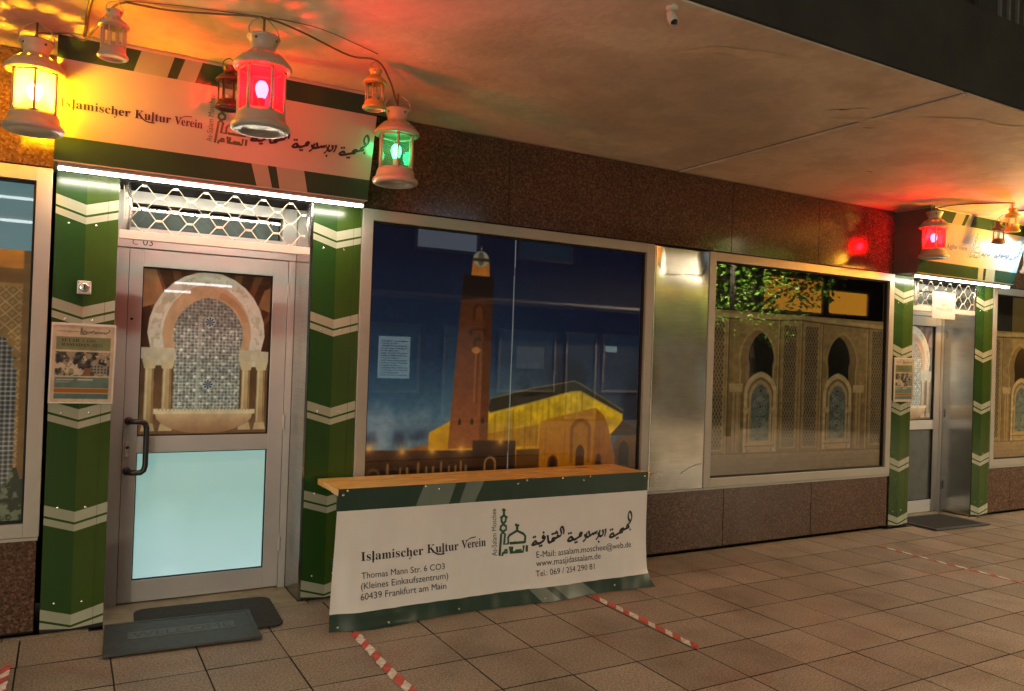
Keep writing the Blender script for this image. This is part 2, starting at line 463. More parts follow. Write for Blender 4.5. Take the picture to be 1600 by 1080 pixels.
ARABIC_DOTS = [[2.0826,0.3895],[1.9599,0.3408],[1.9737,0.3431],[1.9124,0.4007],[1.9292,0.4037],[1.8067,0.3309],[1.5713,0.4031],[1.5876,0.4056],[1.6163,0.3419],[1.6297,0.344],[1.4723,0.4239],[1.4622,0.4145],[1.4781,0.4141],[1.4367,0.411],[1.4498,0.4136],[1.372,0.4265],[1.3389,0.3428],[1.3517,0.3453],[1.2921,0.4028],[1.3059,0.4053]]
EMBLEM = [[[1.0426,0.3076],[1.0567,0.4405],[1.07,0.4505],[1.0852,0.4381],[1.076,0.3762],[1.1084,0.3762],[1.1086,0.414],[1.1191,0.4279],[1.1726,0.4533],[1.2182,0.4308],[1.2318,0.4147],[1.227,0.375],[1.2116,0.3771]],[[1.0702,0.4534],[1.0518,0.4704],[1.0567,0.4885],[1.074,0.5001],[1.0956,0.4855],[1.0949,0.467],[1.0702,0.4534]],[[1.0741,0.5027],[1.0622,0.5214],[1.0637,0.5391],[1.0543,0.5398],[1.0808,0.5553],[1.1045,0.5384],[1.0949,0.5368],[1.0925,0.5192],[1.0741,0.5027]],[[1.0812,0.5553],[1.0822,0.5832]],[[1.0754,0.5985],[1.0772,0.5887],[1.0872,0.5873],[1.0926,0.5929]],[[1.1736,0.4551],[1.1747,0.483]],[[1.166,0.4979],[1.1682,0.4873],[1.1805,0.4844],[1.1865,0.4915]],[[1.1194,0.3775],[1.2214,0.3774]],[[1.1246,0.377],[1.1241,0.3867]],[[1.1368,0.3774],[1.1362,0.3841]],[[1.1543,0.3773],[1.1547,0.3877]],[[1.1719,0.3773],[1.1722,0.3847]],[[1.1842,0.3769],[1.1845,0.3844]],[[1.1974,0.3773],[1.1977,0.384]],[[1.2089,0.3774],[1.2083,0.3845]],[[1.241,0.3577],[1.238,0.3169]],[[1.2188,0.3578],[1.2137,0.3191],[1.1216,0.3203],[1.1186,0.3583]],[[1.136,0.3567],[1.1312,0.3209]],[[1.1938,0.3188],[1.1954,0.3365]],[[1.1783,0.3187],[1.1799,0.3364]],[[1.163,0.3194],[1.1646,0.3367]],[[1.0798,0.3383],[1.0962,0.3382],[1.0987,0.3232],[1.0809,0.322],[1.0798,0.3383]],[[1.0802,0.3261],[1.0654,0.3212],[1.0622,0.3046]]]
def emblem(mb, S, fn, w, off):
    for p in EMBLEM: stroke(mb, S, [fn(q) for q in p], w, w * 1.08, off=off, smooth=False)
def arabic(mb, S, fn, w, off):
    for p in ARABIC: stroke(mb, S, [fn(q) for q in p], w * .55, w * 1.25, nib=math.radians(55), off=off)
    for q in ARABIC_DOTS:
        a = fn(q); dot(mb, S, a[0], a[1], w * .62, off)

# ---------------------------------------------------------------- printed pictures (the prints themselves, as colour per point)
class Canvas:
    def __init__(s, x0, x1, z0, z1, nx, nz, col):
        s.b = (x0, x1, z0, z1); s.nx = nx; s.nz = nz
        s.X, s.Z = np.meshgrid(x0 + (np.arange(nx * 2) + .5) / (nx * 2) * (x1 - x0), z0 + (np.arange(nz * 2) + .5) / (nz * 2) * (z1 - z0))
        s.a = np.zeros((nz * 2, nx * 2, 3)); s.a[:] = np.array(col) / 255.
    def mask(s, pts):
        m = np.zeros(s.X.shape, bool); n = len(pts)
        for i in range(n):
            (xa, za), (xb, zb) = pts[i], pts[(i + 1) % n]
            if za == zb: continue
            c = (za > s.Z) != (zb > s.Z)
            m ^= c & (s.X < (xb - xa) * (s.Z - za) / (zb - za) + xa)
        return m
    def put(s, m, col, col2=None, zr=None, a=1.0, tex=0.0):
        if not m.any(): return
        c = np.array(col) / 255.
        zz = s.Z[m]
        if col2 is not None:
            z0, z1 = zr if zr else (zz.min(), zz.max() + 1e-6)
            t = np.clip((zz - z0) / (z1 - z0), 0, 1)[:, None]
            c = c * (1 - t) + np.array(col2) / 255. * t
        else:
            c = np.tile(c, (len(zz), 1))
        if tex: c = c * (1 + tex * (s.noise(7)[m] - .5)[:, None] * 2) 
        s.a[m] = s.a[m] * (1 - a) + c * a
    def poly(s, pts, col, col2=None, **k): s.put(s.mask(pts), col, col2, **k)
    def ell(s, cx, cz, rx, rz, col, **k): s.put(((s.X - cx) / rx) ** 2 + ((s.Z - cz) / rz) ** 2 < 1, col, **k)
    def line(s, pts, w, col, **k):
        m = np.zeros(s.X.shape, bool)
        for (xa, za), (xb, zb) in zip(pts[:-1], pts[1:]):
            dx, dz = xb - xa, zb - za; L = dx * dx + dz * dz + 1e-12
            t = np.clip(((s.X - xa) * dx + (s.Z - za) * dz) / L, 0, 1)
            m |= (s.X - xa - t * dx) ** 2 + (s.Z - za - t * dz) ** 2 < (w / 2) ** 2
        s.put(m, col, **k)
    def noise(s, cells, seed=0, octaves=4, ax=1.0):
        r = np.random.default_rng(cells * 31 + seed); out = 0; amp = 1; tot = 0
        x0, x1, z0, z1 = s.b
        for o in range(octaves):
            k = cells * 2 ** o
            g = r.random((k + 2, int(k * ax) + 2))
            fx = (s.X - x0) / (x1 - x0) * (g.shape[1] - 1.001); fz = (s.Z - z0) / (z1 - z0) * (g.shape[0] - 1.001)
            fx = np.clip(fx, 0, g.shape[1] - 1.001); fz = np.clip(fz, 0, g.shape[0] - 1.001)
            i = fx.astype(int); j = fz.astype(int); a = fx - i; b = fz - j
            a = a * a * (3 - 2 * a); b = b * b * (3 - 2 * b)
            out = out + amp * ((g[j, i] * (1 - a) + g[j, i + 1] * a) * (1 - b) + (g[j + 1, i] * (1 - a) + g[j + 1, i + 1] * a) * b)
            tot += amp; amp *= .5
        return out / tot
    def blur(s, n=1):
        for _ in range(n):
            for ax in (0, 1):
                s.a = (np.roll(s.a, 1, ax) + 2 * s.a + np.roll(s.a, -1, ax)) / 4
    def grain(s, cells, amt, seed=0, m=None):
        f = 1 + amt * 2 * (s.noise(cells, seed) - .5)
        if m is None: s.a *= f[:, :, None]
        else: s.a[m] *= f[m][:, None]
    def mesh(s, name, mat, y):
        nx, nz = s.nx, s.nz
        c = s.a.reshape(nz, 2, nx, 2, 3).mean((1, 3))
        c = np.clip(c, 0, 1); c = np.where(c <= .04045, c / 12.92, ((c + .055) / 1.055) ** 2.4)
        x0, x1, z0, z1 = s.b
        X, Z = np.meshgrid(np.linspace(x0, x1, nx), np.linspace(z0, z1, nz))
        co = np.stack([X, np.full_like(X, y), Z], -1).reshape(-1, 3)
        idx = np.arange(nx * nz).reshape(nz, nx)
        q = np.stack([idx[:-1, :-1], idx[:-1, 1:], idx[1:, 1:], idx[1:, :-1]], -1).reshape(-1, 4)
        me = bpy.data.meshes.new(name)
        me.vertices.add(len(co)); me.vertices.foreach_set('co', co.ravel())
        me.loops.add(q.size); me.loops.foreach_set('vertex_index', q.ravel())
        me.polygons.add(len(q)); me.polygons.foreach_set('loop_start', np.arange(0, q.size, 4)); me.polygons.foreach_set('loop_total', np.full(len(q), 4))
        me.update(); me.validate()
        at = me.color_attributes.new('Col', 'FLOAT_COLOR', 'POINT')
        at.data.foreach_set('color', np.concatenate([c.reshape(-1, 3), np.ones((nx * nz, 1))], 1).astype(np.float32).ravel())
        me.materials.append(mat)
        return me

def arch_pts(cx, z0, zs, ztop, w, horseshoe=0.0, pointed=.15, n=14):
    """pointed (slightly horseshoe) arch outline: jambs from z0, springing zs, apex ztop"""
    r = w / 2; out = [(cx - r * (1 - horseshoe), z0), (cx - r * (1 - horseshoe), zs - (ztop - zs) * .25 * (horseshoe > 0))]
    for k in range(n + 1):
        t = k / n
        a = math.pi * (1 - t)
        x = cx + r * math.cos(a); s_ = math.sin(a)
        z = zs + (ztop - zs) * (s_ * (1 - pointed) + pointed * (1 - abs(math.cos(a))))
        out.append((x, z))
    out += [(cx + r * (1 - horseshoe), zs - (ztop - zs) * .25 * (horseshoe > 0)), (cx + r * (1 - horseshoe), z0)]
    return out

def picture_minaret():
    c = Canvas(1.715, 3.985, .60, 2.445, 470, 382, (22, 26, 58))
    n = c.noise(5, 3)
    top, mid, low = np.array([22, 24, 46]), np.array([36, 64, 88]), np.array([80, 110, 126])
    t = np.clip((2.3 - c.Z) / 1.1, 0, 1)[:, :, None]; side = np.clip((c.X - 2.6) / 1.3, 0, 1)[:, :, None]
    col = top * (1 - t) + mid * t
    t2 = np.clip((1.55 - c.Z) / .5, 0, 1)[:, :, None]
    col = col * (1 - t2) + low * t2
    col = col * (1 - side * .62) + np.array([14, 18, 44]) * side * .62
    c.a[:] = col / 255.
    cl = np.clip((c.noise(3, 9, 5, 2.0) - .45) * 5, 0, 1) * np.clip((1.28 - c.Z) / .15, 0, 1) * np.clip((2.75 - c.X) / .4, 0, 1)
    c.a += (np.array([150, 160, 168]) / 255. - c.a) * (cl * .6)[:, :, None]
    lc = np.clip((c.noise(5, 40, 5, 3.0) - .40) * 4, 0, 1) * np.exp(-((c.Z - 1.12) / .07) ** 2) * np.clip((2.45 - c.X) / .3, 0, 1)
    c.a += (np.array([128, 142, 148]) / 255. - c.a) * (lc * .8)[:, :, None]
    dc = np.clip((c.noise(6, 51, 5, 2.4) - .38) * 4, 0, 1) * np.exp(-((c.Z - 1.0) / .055) ** 2) * np.clip((2.7 - c.X) / .3, 0, 1)
    c.a += (np.array([34, 44, 70]) / 255. - c.a) * (dc * .9)[:, :, None]
    l2 = np.clip((c.noise(7, 61, 4, 2.4) - .45) * 5, 0, 1) * np.exp(-((c.Z - .965) / .022) ** 2) * np.exp(-((c.X - 1.98) / .13) ** 2)
    c.a += (np.array([160, 160, 156]) / 255. - c.a) * (l2 * .9)[:, :, None]
    gl = np.exp(-np.hypot((c.X - 3.2) / .75, (c.Z - 1.1) / .28) ** 2)
    c.a += np.array([46, 30, 4]) / 255. * gl[:, :, None]
    dk = np.clip((c.noise(4, 21, 5, 1.6) - .48) * 6, 0, 1) * np.clip((1.62 - c.Z) / .1, 0, 1) * np.clip((c.X - 2.7) / .3, 0, 1)
    c.a += (np.array([18, 20, 34]) / 255. - c.a) * (dk * .7)[:, :, None]
    # low base of the tower and prayer hall
    c.poly([(2.05, .9), (2.05, .93), (2.188, .955), (2.19, 1.035), (2.35, 1.115), (2.7, 1.12), (2.7, .9)], (206, 138, 8), (220, 160, 26))
    c.poly([(2.0, .9), (2.0, .915), (2.12, .945), (2.188, .955), (2.188, .9)], (150, 84, 30))
    # minaret
    c.poly([(2.335, .92), (2.41, 2.13), (2.652, 2.14), (2.645, .92)], (150, 78, 34), (78, 41, 23), zr=(1.0, 2.0))
    c.poly([(2.575, .92), (2.60, 2.14), (2.652, 2.14), (2.645, .92)], (106, 54, 22), (60, 32, 19), zr=(1.0, 2.0), a=.7)
    c.poly([(2.402, 1.96), (2.412, 2.135), (2.652, 2.14), (2.652, 1.985)], (34, 19, 13), (28, 17, 13))
    for k in range(12):
        x = 2.413 + k * .0205
        c.poly([(x, 2.13), (x + .006, 2.158), (x + .012, 2.13)], (40, 26, 18))
    c.poly([(2.472, 2.135), (2.482, 2.255), (2.612, 2.26), (2.618, 2.135)], (186, 112, 40), (160, 92, 34))
    c.ell(2.545, 2.255, .062, .055, (150, 146, 120)); c.ell(2.545, 2.255, .025, .05, (92, 88, 70)); c.poly([(2.475, 2.236), (2.48, 2.258), (2.612, 2.262), (2.615, 2.24)], (70, 44, 26))
    c.line([(2.546, 2.30), (2.546, 2.345)], .006, (120, 116, 90)); c.ell(2.546, 2.327, .008, .008, (140, 130, 90))
    for cx_, zz, w_, h_ in ((2.545, 1.88, .10, .12), (2.54, 1.74, .14, .05), (2.545, 1.66, .07, .08)):
        c.poly(arch_pts(cx_, zz - h_ / 2, zz + .01, zz + h_ / 2, w_), (58, 30, 18), a=.7); c.poly(arch_pts(cx_, zz - h_ / 2, zz, zz + h_ / 2 - .015, w_ * .6), (104, 56, 26), a=.8)
    c.line([(2.53, 1.63), (2.525, 1.25)], .012, (196, 122, 54), a=.45); c.ell(2.53, 1.61, .035, .022, (206, 132, 60), a=.8)
    for x in (2.42, 2.515, 2.60):
        c.poly(arch_pts(x, 1.085, 1.11, 1.135, .022), (48, 26, 16))
    c.line([(2.338, 1.075), (2.64, 1.09)], .008, (150, 84, 30), a=.6)
    # prayer hall
    c.poly([(2.645, .78), (2.645, 1.175), (3.02, 1.265), (3.42, 1.345), (3.60, 1.27), (3.84, 1.175), (3.84, 1.10), (3.72, .96), (3.72, .74), (2.645, .74)], (200, 134, 8), (232, 184, 24), zr=(.8, 1.25))
    c.poly([(2.645, 1.20), (2.66, 1.275), (3.0, 1.345), (3.37, 1.40), (3.42, 1.385), (3.845, 1.175), (3.835, 1.145), (3.43, 1.325), (3.35, 1.325), (2.66, 1.165)], (58, 48, 28), (50, 44, 30))
    c.line([(2.66, 1.165), (3.0, 1.24), (3.35, 1.322), (3.43, 1.325), (3.835, 1.145)], .010, (196, 160, 70))
    c.line([(2.66, 1.27), (3.0, 1.345), (3.37, 1.402), (3.42, 1.387), (3.845, 1.176)], .008, (128, 112, 74))
    m_ = c.mask([(2.645, .74), (2.645, 1.175), (3.42, 1.345), (3.84, 1.10), (3.72, .74)]); c.grain(26, .22, 77, m_)
    for k in range(16):
        x = 2.7 + k * .05; c.line([(x, 1.14 + (x - 2.66) * .235), (x, .95)], .016, (120, 70, 6), a=.16 + .18 * (k % 3 == 0))
    c.poly([(2.645, .92), (2.645, 1.02), (3.07, 1.08), (3.07, .92)], (150, 88, 6), a=.5)
    c.poly([(2.86, 1.275), (3.05, 1.335), (3.12, 1.345), (3.02, 1.285)], (36, 32, 26))
    c.poly([(3.07, .74), (3.08, 1.10), (3.25, 1.14), (3.58, 1.20), (3.66, 1.14), (3.70, 1.06), (3.80, .74)], (176, 100, 14), (196, 128, 18))
    c.poly([(3.56, .74), (3.585, 1.195), (3.66, 1.14), (3.70, 1.06), (3.80, .74)], (140, 70, 10), (150, 86, 12), a=.8)
    c.poly(arch_pts(3.445, .78, 1.04, 1.12, .19), (136, 76, 14)); c.poly(arch_pts(3.445, .78, 1.02, 1.09, .13), (170, 104, 16)); c.poly(arch_pts(3.445, .76, .86, .92, .08), (70, 34, 12))
    for x in (2.78, 2.95, 3.05, 3.13, 3.30, 3.62, 3.66):
        c.line([(x, .8), (x + .003, 1.06)], .012, (126, 74, 8), a=.35)
    for x, w_ in ((2.96, .07), (3.2, .09), (3.62, .06)):
        c.poly(arch_pts(x, .74, .80, .85, w_), (84, 40, 12)); c.poly(arch_pts(x, .74, .79, .835, w_ * .6), (40, 20, 10))
    c.poly([(3.72, .985), (3.845, 1.095), (3.985, 1.03), (3.985, .985)], (24, 20, 18)); c.poly([(3.77, .6), (3.785, .96), (3.985, .985), (3.985, .6)], (58, 30, 12), (92, 52, 16))
    c.poly(arch_pts(3.86, .7, .86, .94, .10), (18, 12, 10))
    # forecourt arcade
    c.poly([(1.7, .6), (1.7, .93), (2.54, .905), (2.54, .6)], (20, 12, 10), (66, 36, 20), zr=(.72, .92))
    c.poly([(2.54, .6), (2.525, .975), (2.875, .965), (2.885, .6)], (30, 16, 10), (58, 30, 16), zr=(.75, .95))
    c.poly([(2.885, .6), (2.885, .90), (3.08, .90), (3.08, .6)], (42, 20, 8), (100, 58, 14))
    c.poly([(3.08, .6), (3.08, .76), (3.985, .74), (3.985, .6)], (30, 16, 8), (74, 40, 10))
    c.poly(arch_pts(2.67, .74, .81, .86, .10), (150, 104, 50)); c.poly(arch_pts(2.67, .74, .805, .845, .07), (46, 28, 16))
    for k, x in enumerate((1.90, 1.99, 2.04, 2.12, 2.18, 2.23, 2.29, 2.35, 2.40, 2.44, 2.48)):
        c.line([(x, .73), (x, .80 + .03 * (k % 3 == 0))], .016, (176, 120, 52), a=.65)
    c.poly(arch_pts(1.80, .72, .76, .81, .10), (120, 80, 40), a=.6); c.poly(arch_pts(1.80, .72, .755, .79, .065), (40, 24, 14))
    c.grain(70, .12, 5)
    for x, z in ((1.765, .94), (2.0, .912), (2.22, .912), (2.44, .918), (2.75, .962)):
        d = np.hypot(c.X - x, c.Z - z); g = np.exp(-d / .018) + .35 * np.exp(-d / .05)
        an = np.arctan2(c.Z - z, c.X - x); g += (np.abs(np.cos(an * 5)) ** 30) * np.exp(-d / .03) * .8
        c.a += np.clip(g, 0, 1)[:, :, None] * (np.array([255, 180, 80]) / 255. - c.a) * .85
    c.blur(2)
    c.line([(2.815, .6), (2.822, 2.445)], .007, (190, 190, 180), a=.85)  # light leaking between the two film halves, painted as a pale line
    c.grain(9, .08, 2)
    return c

def picture_arcade():
    c = Canvas(4.73, 7.035, .595, 2.03, 470, 300, (118, 92, 54))
    c.put(c.X > -9, (108, 82, 46), (132, 106, 62)); c.grain(28, .16, 3)
    wm = c.a.copy()
    def lattice(x0, x1):
        c.poly([(x0 - .02, .82), (x0 - .02, 1.97), (x1 + .02, 1.97), (x1 + .02, .82)], (140, 112, 68))
        m = c.mask([(x0, .84), (x0, 1.93), (x1, 1.93), (x1, .84)])
        c.put(m, (58, 48, 32))
        f = ((np.abs(((c.X - x0) / .036 + (c.Z / .06)) % 1 - .5) > .34) | (np.abs(((c.X - x0) / .036 - (c.Z / .06)) % 1 - .5) > .34))
        c.put(m & f, (126, 102, 66))
    for a, b in ((4.75, 4.905), (5.635, 5.80), (5.915, 6.085), (6.865, 7.03)): lattice(a, b)
    for x in (4.95, 5.57, 5.86, 6.14, 6.80):
        c.line([(x, .79), (x, 1.985)], .018, (150, 122, 74)); c.line([(x + .013, .79), (x + .013, 1.985)], .010, (78, 58, 32))
    c.poly([(4.73, 1.965), (4.73, 2.0), (5.57, 2.015), (5.86, 2.03), (6.16, 2.015), (7.035, 1.99), (7.035, 1.955), (6.16, 1.98), (5.86, 1.995), (5.57, 1.98)], (152, 126, 78))
    c.line([(4.73, 1.955), (5.57, 1.97), (5.86, 1.985), (6.16, 1.97), (7.035, 1.945)], .010, (70, 52, 28))
    for s_, cx in ((1, 5.31), (-1, 6.43)):
        c.poly(arch_pts(cx, .79, 1.60, 1.90, .46, .08), (146, 118, 72)); c.poly(arch_pts(cx, .79, 1.60, 1.875, .42, .08), (96, 72, 40), (118, 92, 54))
        c.poly(arch_pts(cx + .045 * s_, 1.30, 1.62, 1.85, .31, .10), (16, 15, 12), (26, 24, 18))
        c.poly([(cx - .25 * s_ - .05, .79), (cx - .25 * s_ - .05, 1.34), (cx - .25 * s_ + .05, 1.34), (cx - .25 * s_ + .05, .79)], (130, 102, 60), (150, 120, 74))
        for dx in (-.045, .0, .045): c.line([(cx - .25 * s_ + dx, .79), (cx - .25 * s_ + dx, 1.33)], .007, (84, 62, 34))
        c.poly([(cx - .25 * s_ - .075, 1.33), (cx - .25 * s_ - .085, 1.40), (cx - .25 * s_ + .085, 1.40), (cx - .25 * s_ + .075, 1.33)], (160, 130, 84))
        fx = cx + .05 * s_
        c.poly(arch_pts(fx, .80, 1.33, 1.51, .40), (168, 140, 92)); c.poly(arch_pts(fx, .80, 1.31, 1.46, .32), (112, 86, 50)); c.poly(arch_pts(fx, .80, 1.29, 1.435, .28), (150, 122, 78))
        m = c.mask(arch_pts(fx, .90, 1.26, 1.40, .225))
        c.put(m, (92, 92, 74), (80, 82, 68)); c.grain(60, .4, 6, m)
        for zz in (1.02, 1.20, 1.34):
            for r in (.022, .05, .08):
                d = np.hypot(c.X - fx, c.Z - zz); c.put(m & (np.abs(d - r) < .006), (124, 120, 94), a=.6)
            c.put(m & (np.hypot(c.X - fx, c.Z - zz) < .014), (50, 52, 44))
        for dx in (-.17, -.135, .135, .17): c.line([(fx + dx, .84), (fx + dx, 1.14)], .014, (164, 136, 90)); c.line([(fx + dx + .009, .84), (fx + dx + .009, 1.14)], .005, (80, 58, 32))
        c.poly([(fx - .2, 1.14), (fx - .21, 1.19), (fx - .12, 1.19), (fx - .12, 1.14)], (160, 130, 84)); c.poly([(fx + .12, 1.14), (fx + .12, 1.19), (fx + .21, 1.19), (fx + .2, 1.14)], (160, 130, 84))
        c.poly([(fx - .17, .86), (fx - .19, .885), (fx + .19, .885), (fx + .17, .86), (fx + .12, .80), (fx - .12, .80)], (150, 120, 76))
        c.line([(fx - .18, .855), (fx + .18, .855)], .008, (74, 54, 30))
    c.poly([(4.73, .59), (4.73, .795), (5.8, .80), (7.035, .775), (7.035, .59)], (104, 80, 48), (134, 106, 66)); c.grain(40, .14, 8)
    for zz in (.69, .74): c.line([(4.73, zz), (7.035, zz)], .004, (86, 64, 38), a=.6)
    c.line([(4.73, .797), (7.035, .778)], .007, (70, 50, 28)); c.blur(2)
    return c

def picture_fountain():
    c = Canvas(.392, 1.185, 1.005, 2.06, 280, 372, (70, 42, 24))
    for k in range(9):
        x = .3 + k * .13
        c.poly([(x, 2.07), (x + .05, 2.07), (.79 + (x - .79) * .55 + .03, 1.7), (.79 + (x - .79) * .55, 1.7)], (110, 70, 42), a=.8)
    c.poly([(.39, 2.06), (.47, 2.06), (.54, 1.85), (.40, 1.80)], (150, 108, 70)); c.poly([(1.185, 1.98), (1.13, 1.95), (1.09, 1.84), (1.185, 1.80)], (134, 96, 62))
    c.poly([(.39, 1.0), (.39, 1.52), (1.19, 1.52), (1.19, 1.0)], (120, 84, 54), (96, 66, 42)); c.grain(12, .2, 4)
    c.poly(arch_pts(.79, 1.45, 1.65, 2.045, .70, .06, 0), (212, 202, 176))
    an = np.arctan2(c.Z - 1.67, c.X - .79); rr = np.hypot((c.X - .79) / .35, (c.Z - 1.65) / .39)
    c.put((rr > .80) & (rr < .95) & (c.Z > 1.5) & (c.noise(34, 3, 3) > .52), (176, 156, 116), a=.55)
    c.poly(arch_pts(.79, 1.45, 1.64, 1.965, .53, .05, 0), (196, 158, 116)); c.put((rr > .62) & (rr < .73) & (c.Z > 1.5) & (an > .3) & (an < 1.3), (170, 124, 84), a=.6)
    m = c.mask(arch_pts(.795, 1.17, 1.64, 1.885, .42, .06, .1))
    c.put(m, (138, 136, 122))
    f = np.sin(c.X * 150) * np.sin(c.Z * 150); g = np.sin(c.X * 75 + 1) * np.cos(c.Z * 75)
    c.put(m & (np.abs(f) < .22), (196, 192, 172), a=.8); c.put(m & (f > .55), (92, 92, 94), a=.8); c.put(m & (g > .75), (210, 206, 186)); c.grain(60, .35, 12, m)
    c.put(m & (c.Z > 1.70), (84, 74, 62), a=.3)
    for zz in (1.73, 1.335):
        d = np.hypot(c.X - .80, c.Z - zz); aa = np.arctan2(c.Z - zz, c.X - .80)
        c.put(m & (d < .034), (190, 188, 172)); c.put(m & (d < .028) & (np.cos(aa * 8) > -.2), (38, 46, 80))
    c.line([(.735, 1.19), (.745, 1.76)], .022, (206, 204, 186), a=.5)
    for x in (.46, .56, 1.03, 1.125):
        c.poly([(x - .027, 1.09), (x - .024, 1.44), (x + .024, 1.44), (x + .027, 1.09)], (176, 140, 92), (204, 172, 124)); c.line([(x - .016, 1.1), (x - .014, 1.44)], .010, (226, 200, 154), a=.7); c.line([(x + .02, 1.1), (x + .018, 1.44)], .009, (130, 94, 56), a=.7)
        c.poly([(x - .045, 1.50), (x + .045, 1.50), (x + .03, 1.43), (x - .03, 1.43)], (214, 190, 144)); c.poly([(x - .04, 1.045), (x - .03, 1.09), (x + .03, 1.09), (x + .04, 1.045)], (198, 166, 120))
    c.poly([(.392, 1.49), (.392, 1.56), (.60, 1.56), (.61, 1.49)], (206, 192, 158)); c.poly([(.98, 1.49), (.99, 1.56), (1.185, 1.55), (1.185, 1.48)], (200, 184, 148))
    b = [(.50, 1.165)] + [(.79 - .29 * math.cos(k / 12 * math.pi), 1.15 - .125 * math.sin(k / 12 * math.pi)) for k in range(13)] + [(1.09, 1.165)]
    c.poly(b, (148, 104, 70), (214, 178, 132)); c.poly([(.49, 1.15), (.49, 1.182), (1.095, 1.178), (1.095, 1.148)], (220, 196, 150))
    for k in range(26): c.ell(.52 + k * .0215, 1.176, .004, .006, (150, 112, 74), a=.6)
    c.grain(20, .10, 9); c.blur(1)
    return c

def picture_screen_wall():
    c = Canvas(-2.55, -.155, .585, 2.06, 500, 300, (150, 112, 64))
    c.put(c.Z > 1.96, (176, 108, 36), (196, 124, 44)); c.put((c.Z < 1.96) & (c.Z > 1.88), (112, 78, 42))
    m = (c.Z < 1.86) & (c.X < -.20)
    p_, q_ = (c.X + c.Z) * 16, (c.X - c.Z) * 16; f = np.maximum(np.abs(p_ % 1 - .5), np.abs(q_ % 1 - .5)); c.put(m, (120, 90, 52)); c.put(m & (f > .42), (160, 128, 82)); c.put(m & (f < .2), (142, 110, 66))
    c.put(c.X > -.205, (96, 70, 40), (112, 82, 48))
    for cx in (-.52, -1.35, -2.18):
        ar = arch_pts(cx, .6, 1.45, 1.72, .6); q = c.mask(ar)
        c.put(q, (70, 66, 60)); an = np.sin(c.X * 130) * np.sin(c.Z * 130)
        c.put(q & (np.abs(an) < .2), (150, 150, 140), a=.85); c.put(q & (an > .6), (40, 52, 74)); c.put(q & (an < -.6), (52, 44, 40))
        for k in range(15):
            a = k / 14 * math.pi; c.ell(cx - .3 * math.cos(a), 1.45 + .26 * math.sin(a), .020, .022, (122, 92, 54))
    g = np.clip((1.02 - c.Z) / .35, 0, 1); n = c.noise(24, 2, 5, 1.6)
    lf = (g + (n - .5) * 1.6) > .55
    c.put(lf & (c.Z < 1.1), (38, 44, 30)); c.put(lf & (c.Z < 1.1) & (c.noise(60, 4, 3, 1.6) > .55), (92, 98, 74))
    c.grain(30, .14, 6)
    return c

def picture_flyer():
    c = Canvas(0, .30, 0, .425, 110, 156, (200, 186, 160))
    c.poly([(.02, .285), (.02, .355), (.28, .355), (.28, .285)], (124, 130, 92))
    m = c.mask([(.02, .145), (.02, .275), (.28, .275), (.28, .145)]); n = c.noise(9, 5, 4)
    c.put(m, (78, 76, 68)); c.put(m & (n > .52), (150, 138, 118)); c.put(m & (n < .40), (38, 40, 36)); c.put(m & (c.noise(14, 8, 3) > .62), (196, 184, 160)); c.poly([(.15, .145), (.16, .19), (.19, .19), (.19, .145)], (134, 94, 62))
    c.poly([(.10, .147), (.12, .165), (.16, .18), (.15, .150)], (190, 184, 168)); c.poly([(.19, .17), (.19, .22), (.27, .20), (.27, .15)], (140, 138, 130)); 
    for k in range(14): c.ell(.195 + (k % 5) * .016, .165 + (k // 5) * .016, .005, .005, (64, 62, 58))
    c.poly([(.02, .02), (.02, .137), (.28, .137), (.28, .02)], (84, 112, 108), (104, 126, 116)); c.grain(9, .12, 5)
    c.poly([(.02, .053), (.02, .076), (.28, .076), (.28, .053)], (158, 100, 44)); 
    c.line([(.02, .078), (.28, .078)], .003, (196, 184, 150)); c.line([(.02, .051), (.28, .051)], .003, (196, 184, 150))
    c.line([(.03, .122), (.11, .124)], .004, (190, 188, 172)); c.line([(.13, .124), (.20, .124)], .005, (214, 210, 196)); c.line([(.03, .11), (.09, .11)], .003, (170, 172, 160))
    return c
# ================================================================ SETTING
g = MB().box(-60, 90, -80, 60, -.5, -.06)
tag(g.build('ground', plain('asphalt', (.05, .048, .045), .9, var=.2, scale=3, bump=.3)), kind='structure')
g = MB().box(-8, 19, -14, .0, -.055, -.011)
tag(g.build('joint_bed', M['joint']), kind='structure')
mb = MB()
P = .4035
for i in range(-30, 37):
    for j in range(0, 34):
        x0 = 4.2875 + P * i; y1 = -.055 - P * j + .0
        if j == 0: y1 = -.055
        gx = .0012 + .0026 * random.random(); gy = .0012 + .0022 * random.random()
        hz = [random.uniform(-.0012, .0006) for _ in range(4)]
        xa, xb, yb, ya = x0 + gx, x0 + P - gx, y1 - gy, y1 - P + gy
        b = .0016
        top = [(xa + b, ya + b, hz[0]), (xb - b, ya + b, hz[1]), (xb - b, yb - b, hz[2]), (xa + b, yb - b, hz[3])]
        low = [(xa, ya, -.004), (xb, ya, -.004), (xb, yb, -.004), (xa, yb, -.004)]
        bot = [(xa, ya, -.03), (xb, ya, -.03), (xb, yb, -.03), (xa, yb, -.03)]
        mb.add(top + low + bot, [(0, 1, 2, 3)] + [(4 + k, 4 + (k + 1) % 4, (k + 1) % 4, k) for k in range(4)] + [(8 + k, 8 + (k + 1) % 4, 4 + (k + 1) % 4, 4 + k) for k in range(4)])
        for q in range(8): mb.mi[-1 - q] = 1
# narrow closing course against the wall
x = -7.9
while x < 18.5:
    w = P
    if not ((.2 < x + w and x < 1.36) or (7.4 < x + w and x < 8.56)):
        mb.box(x + .003, x + w - .003, -.053, -.003, -.03, -.001)
    x += w
tag(mb.build('pavement', [M['paving'], M['joint']]), kind='structure')

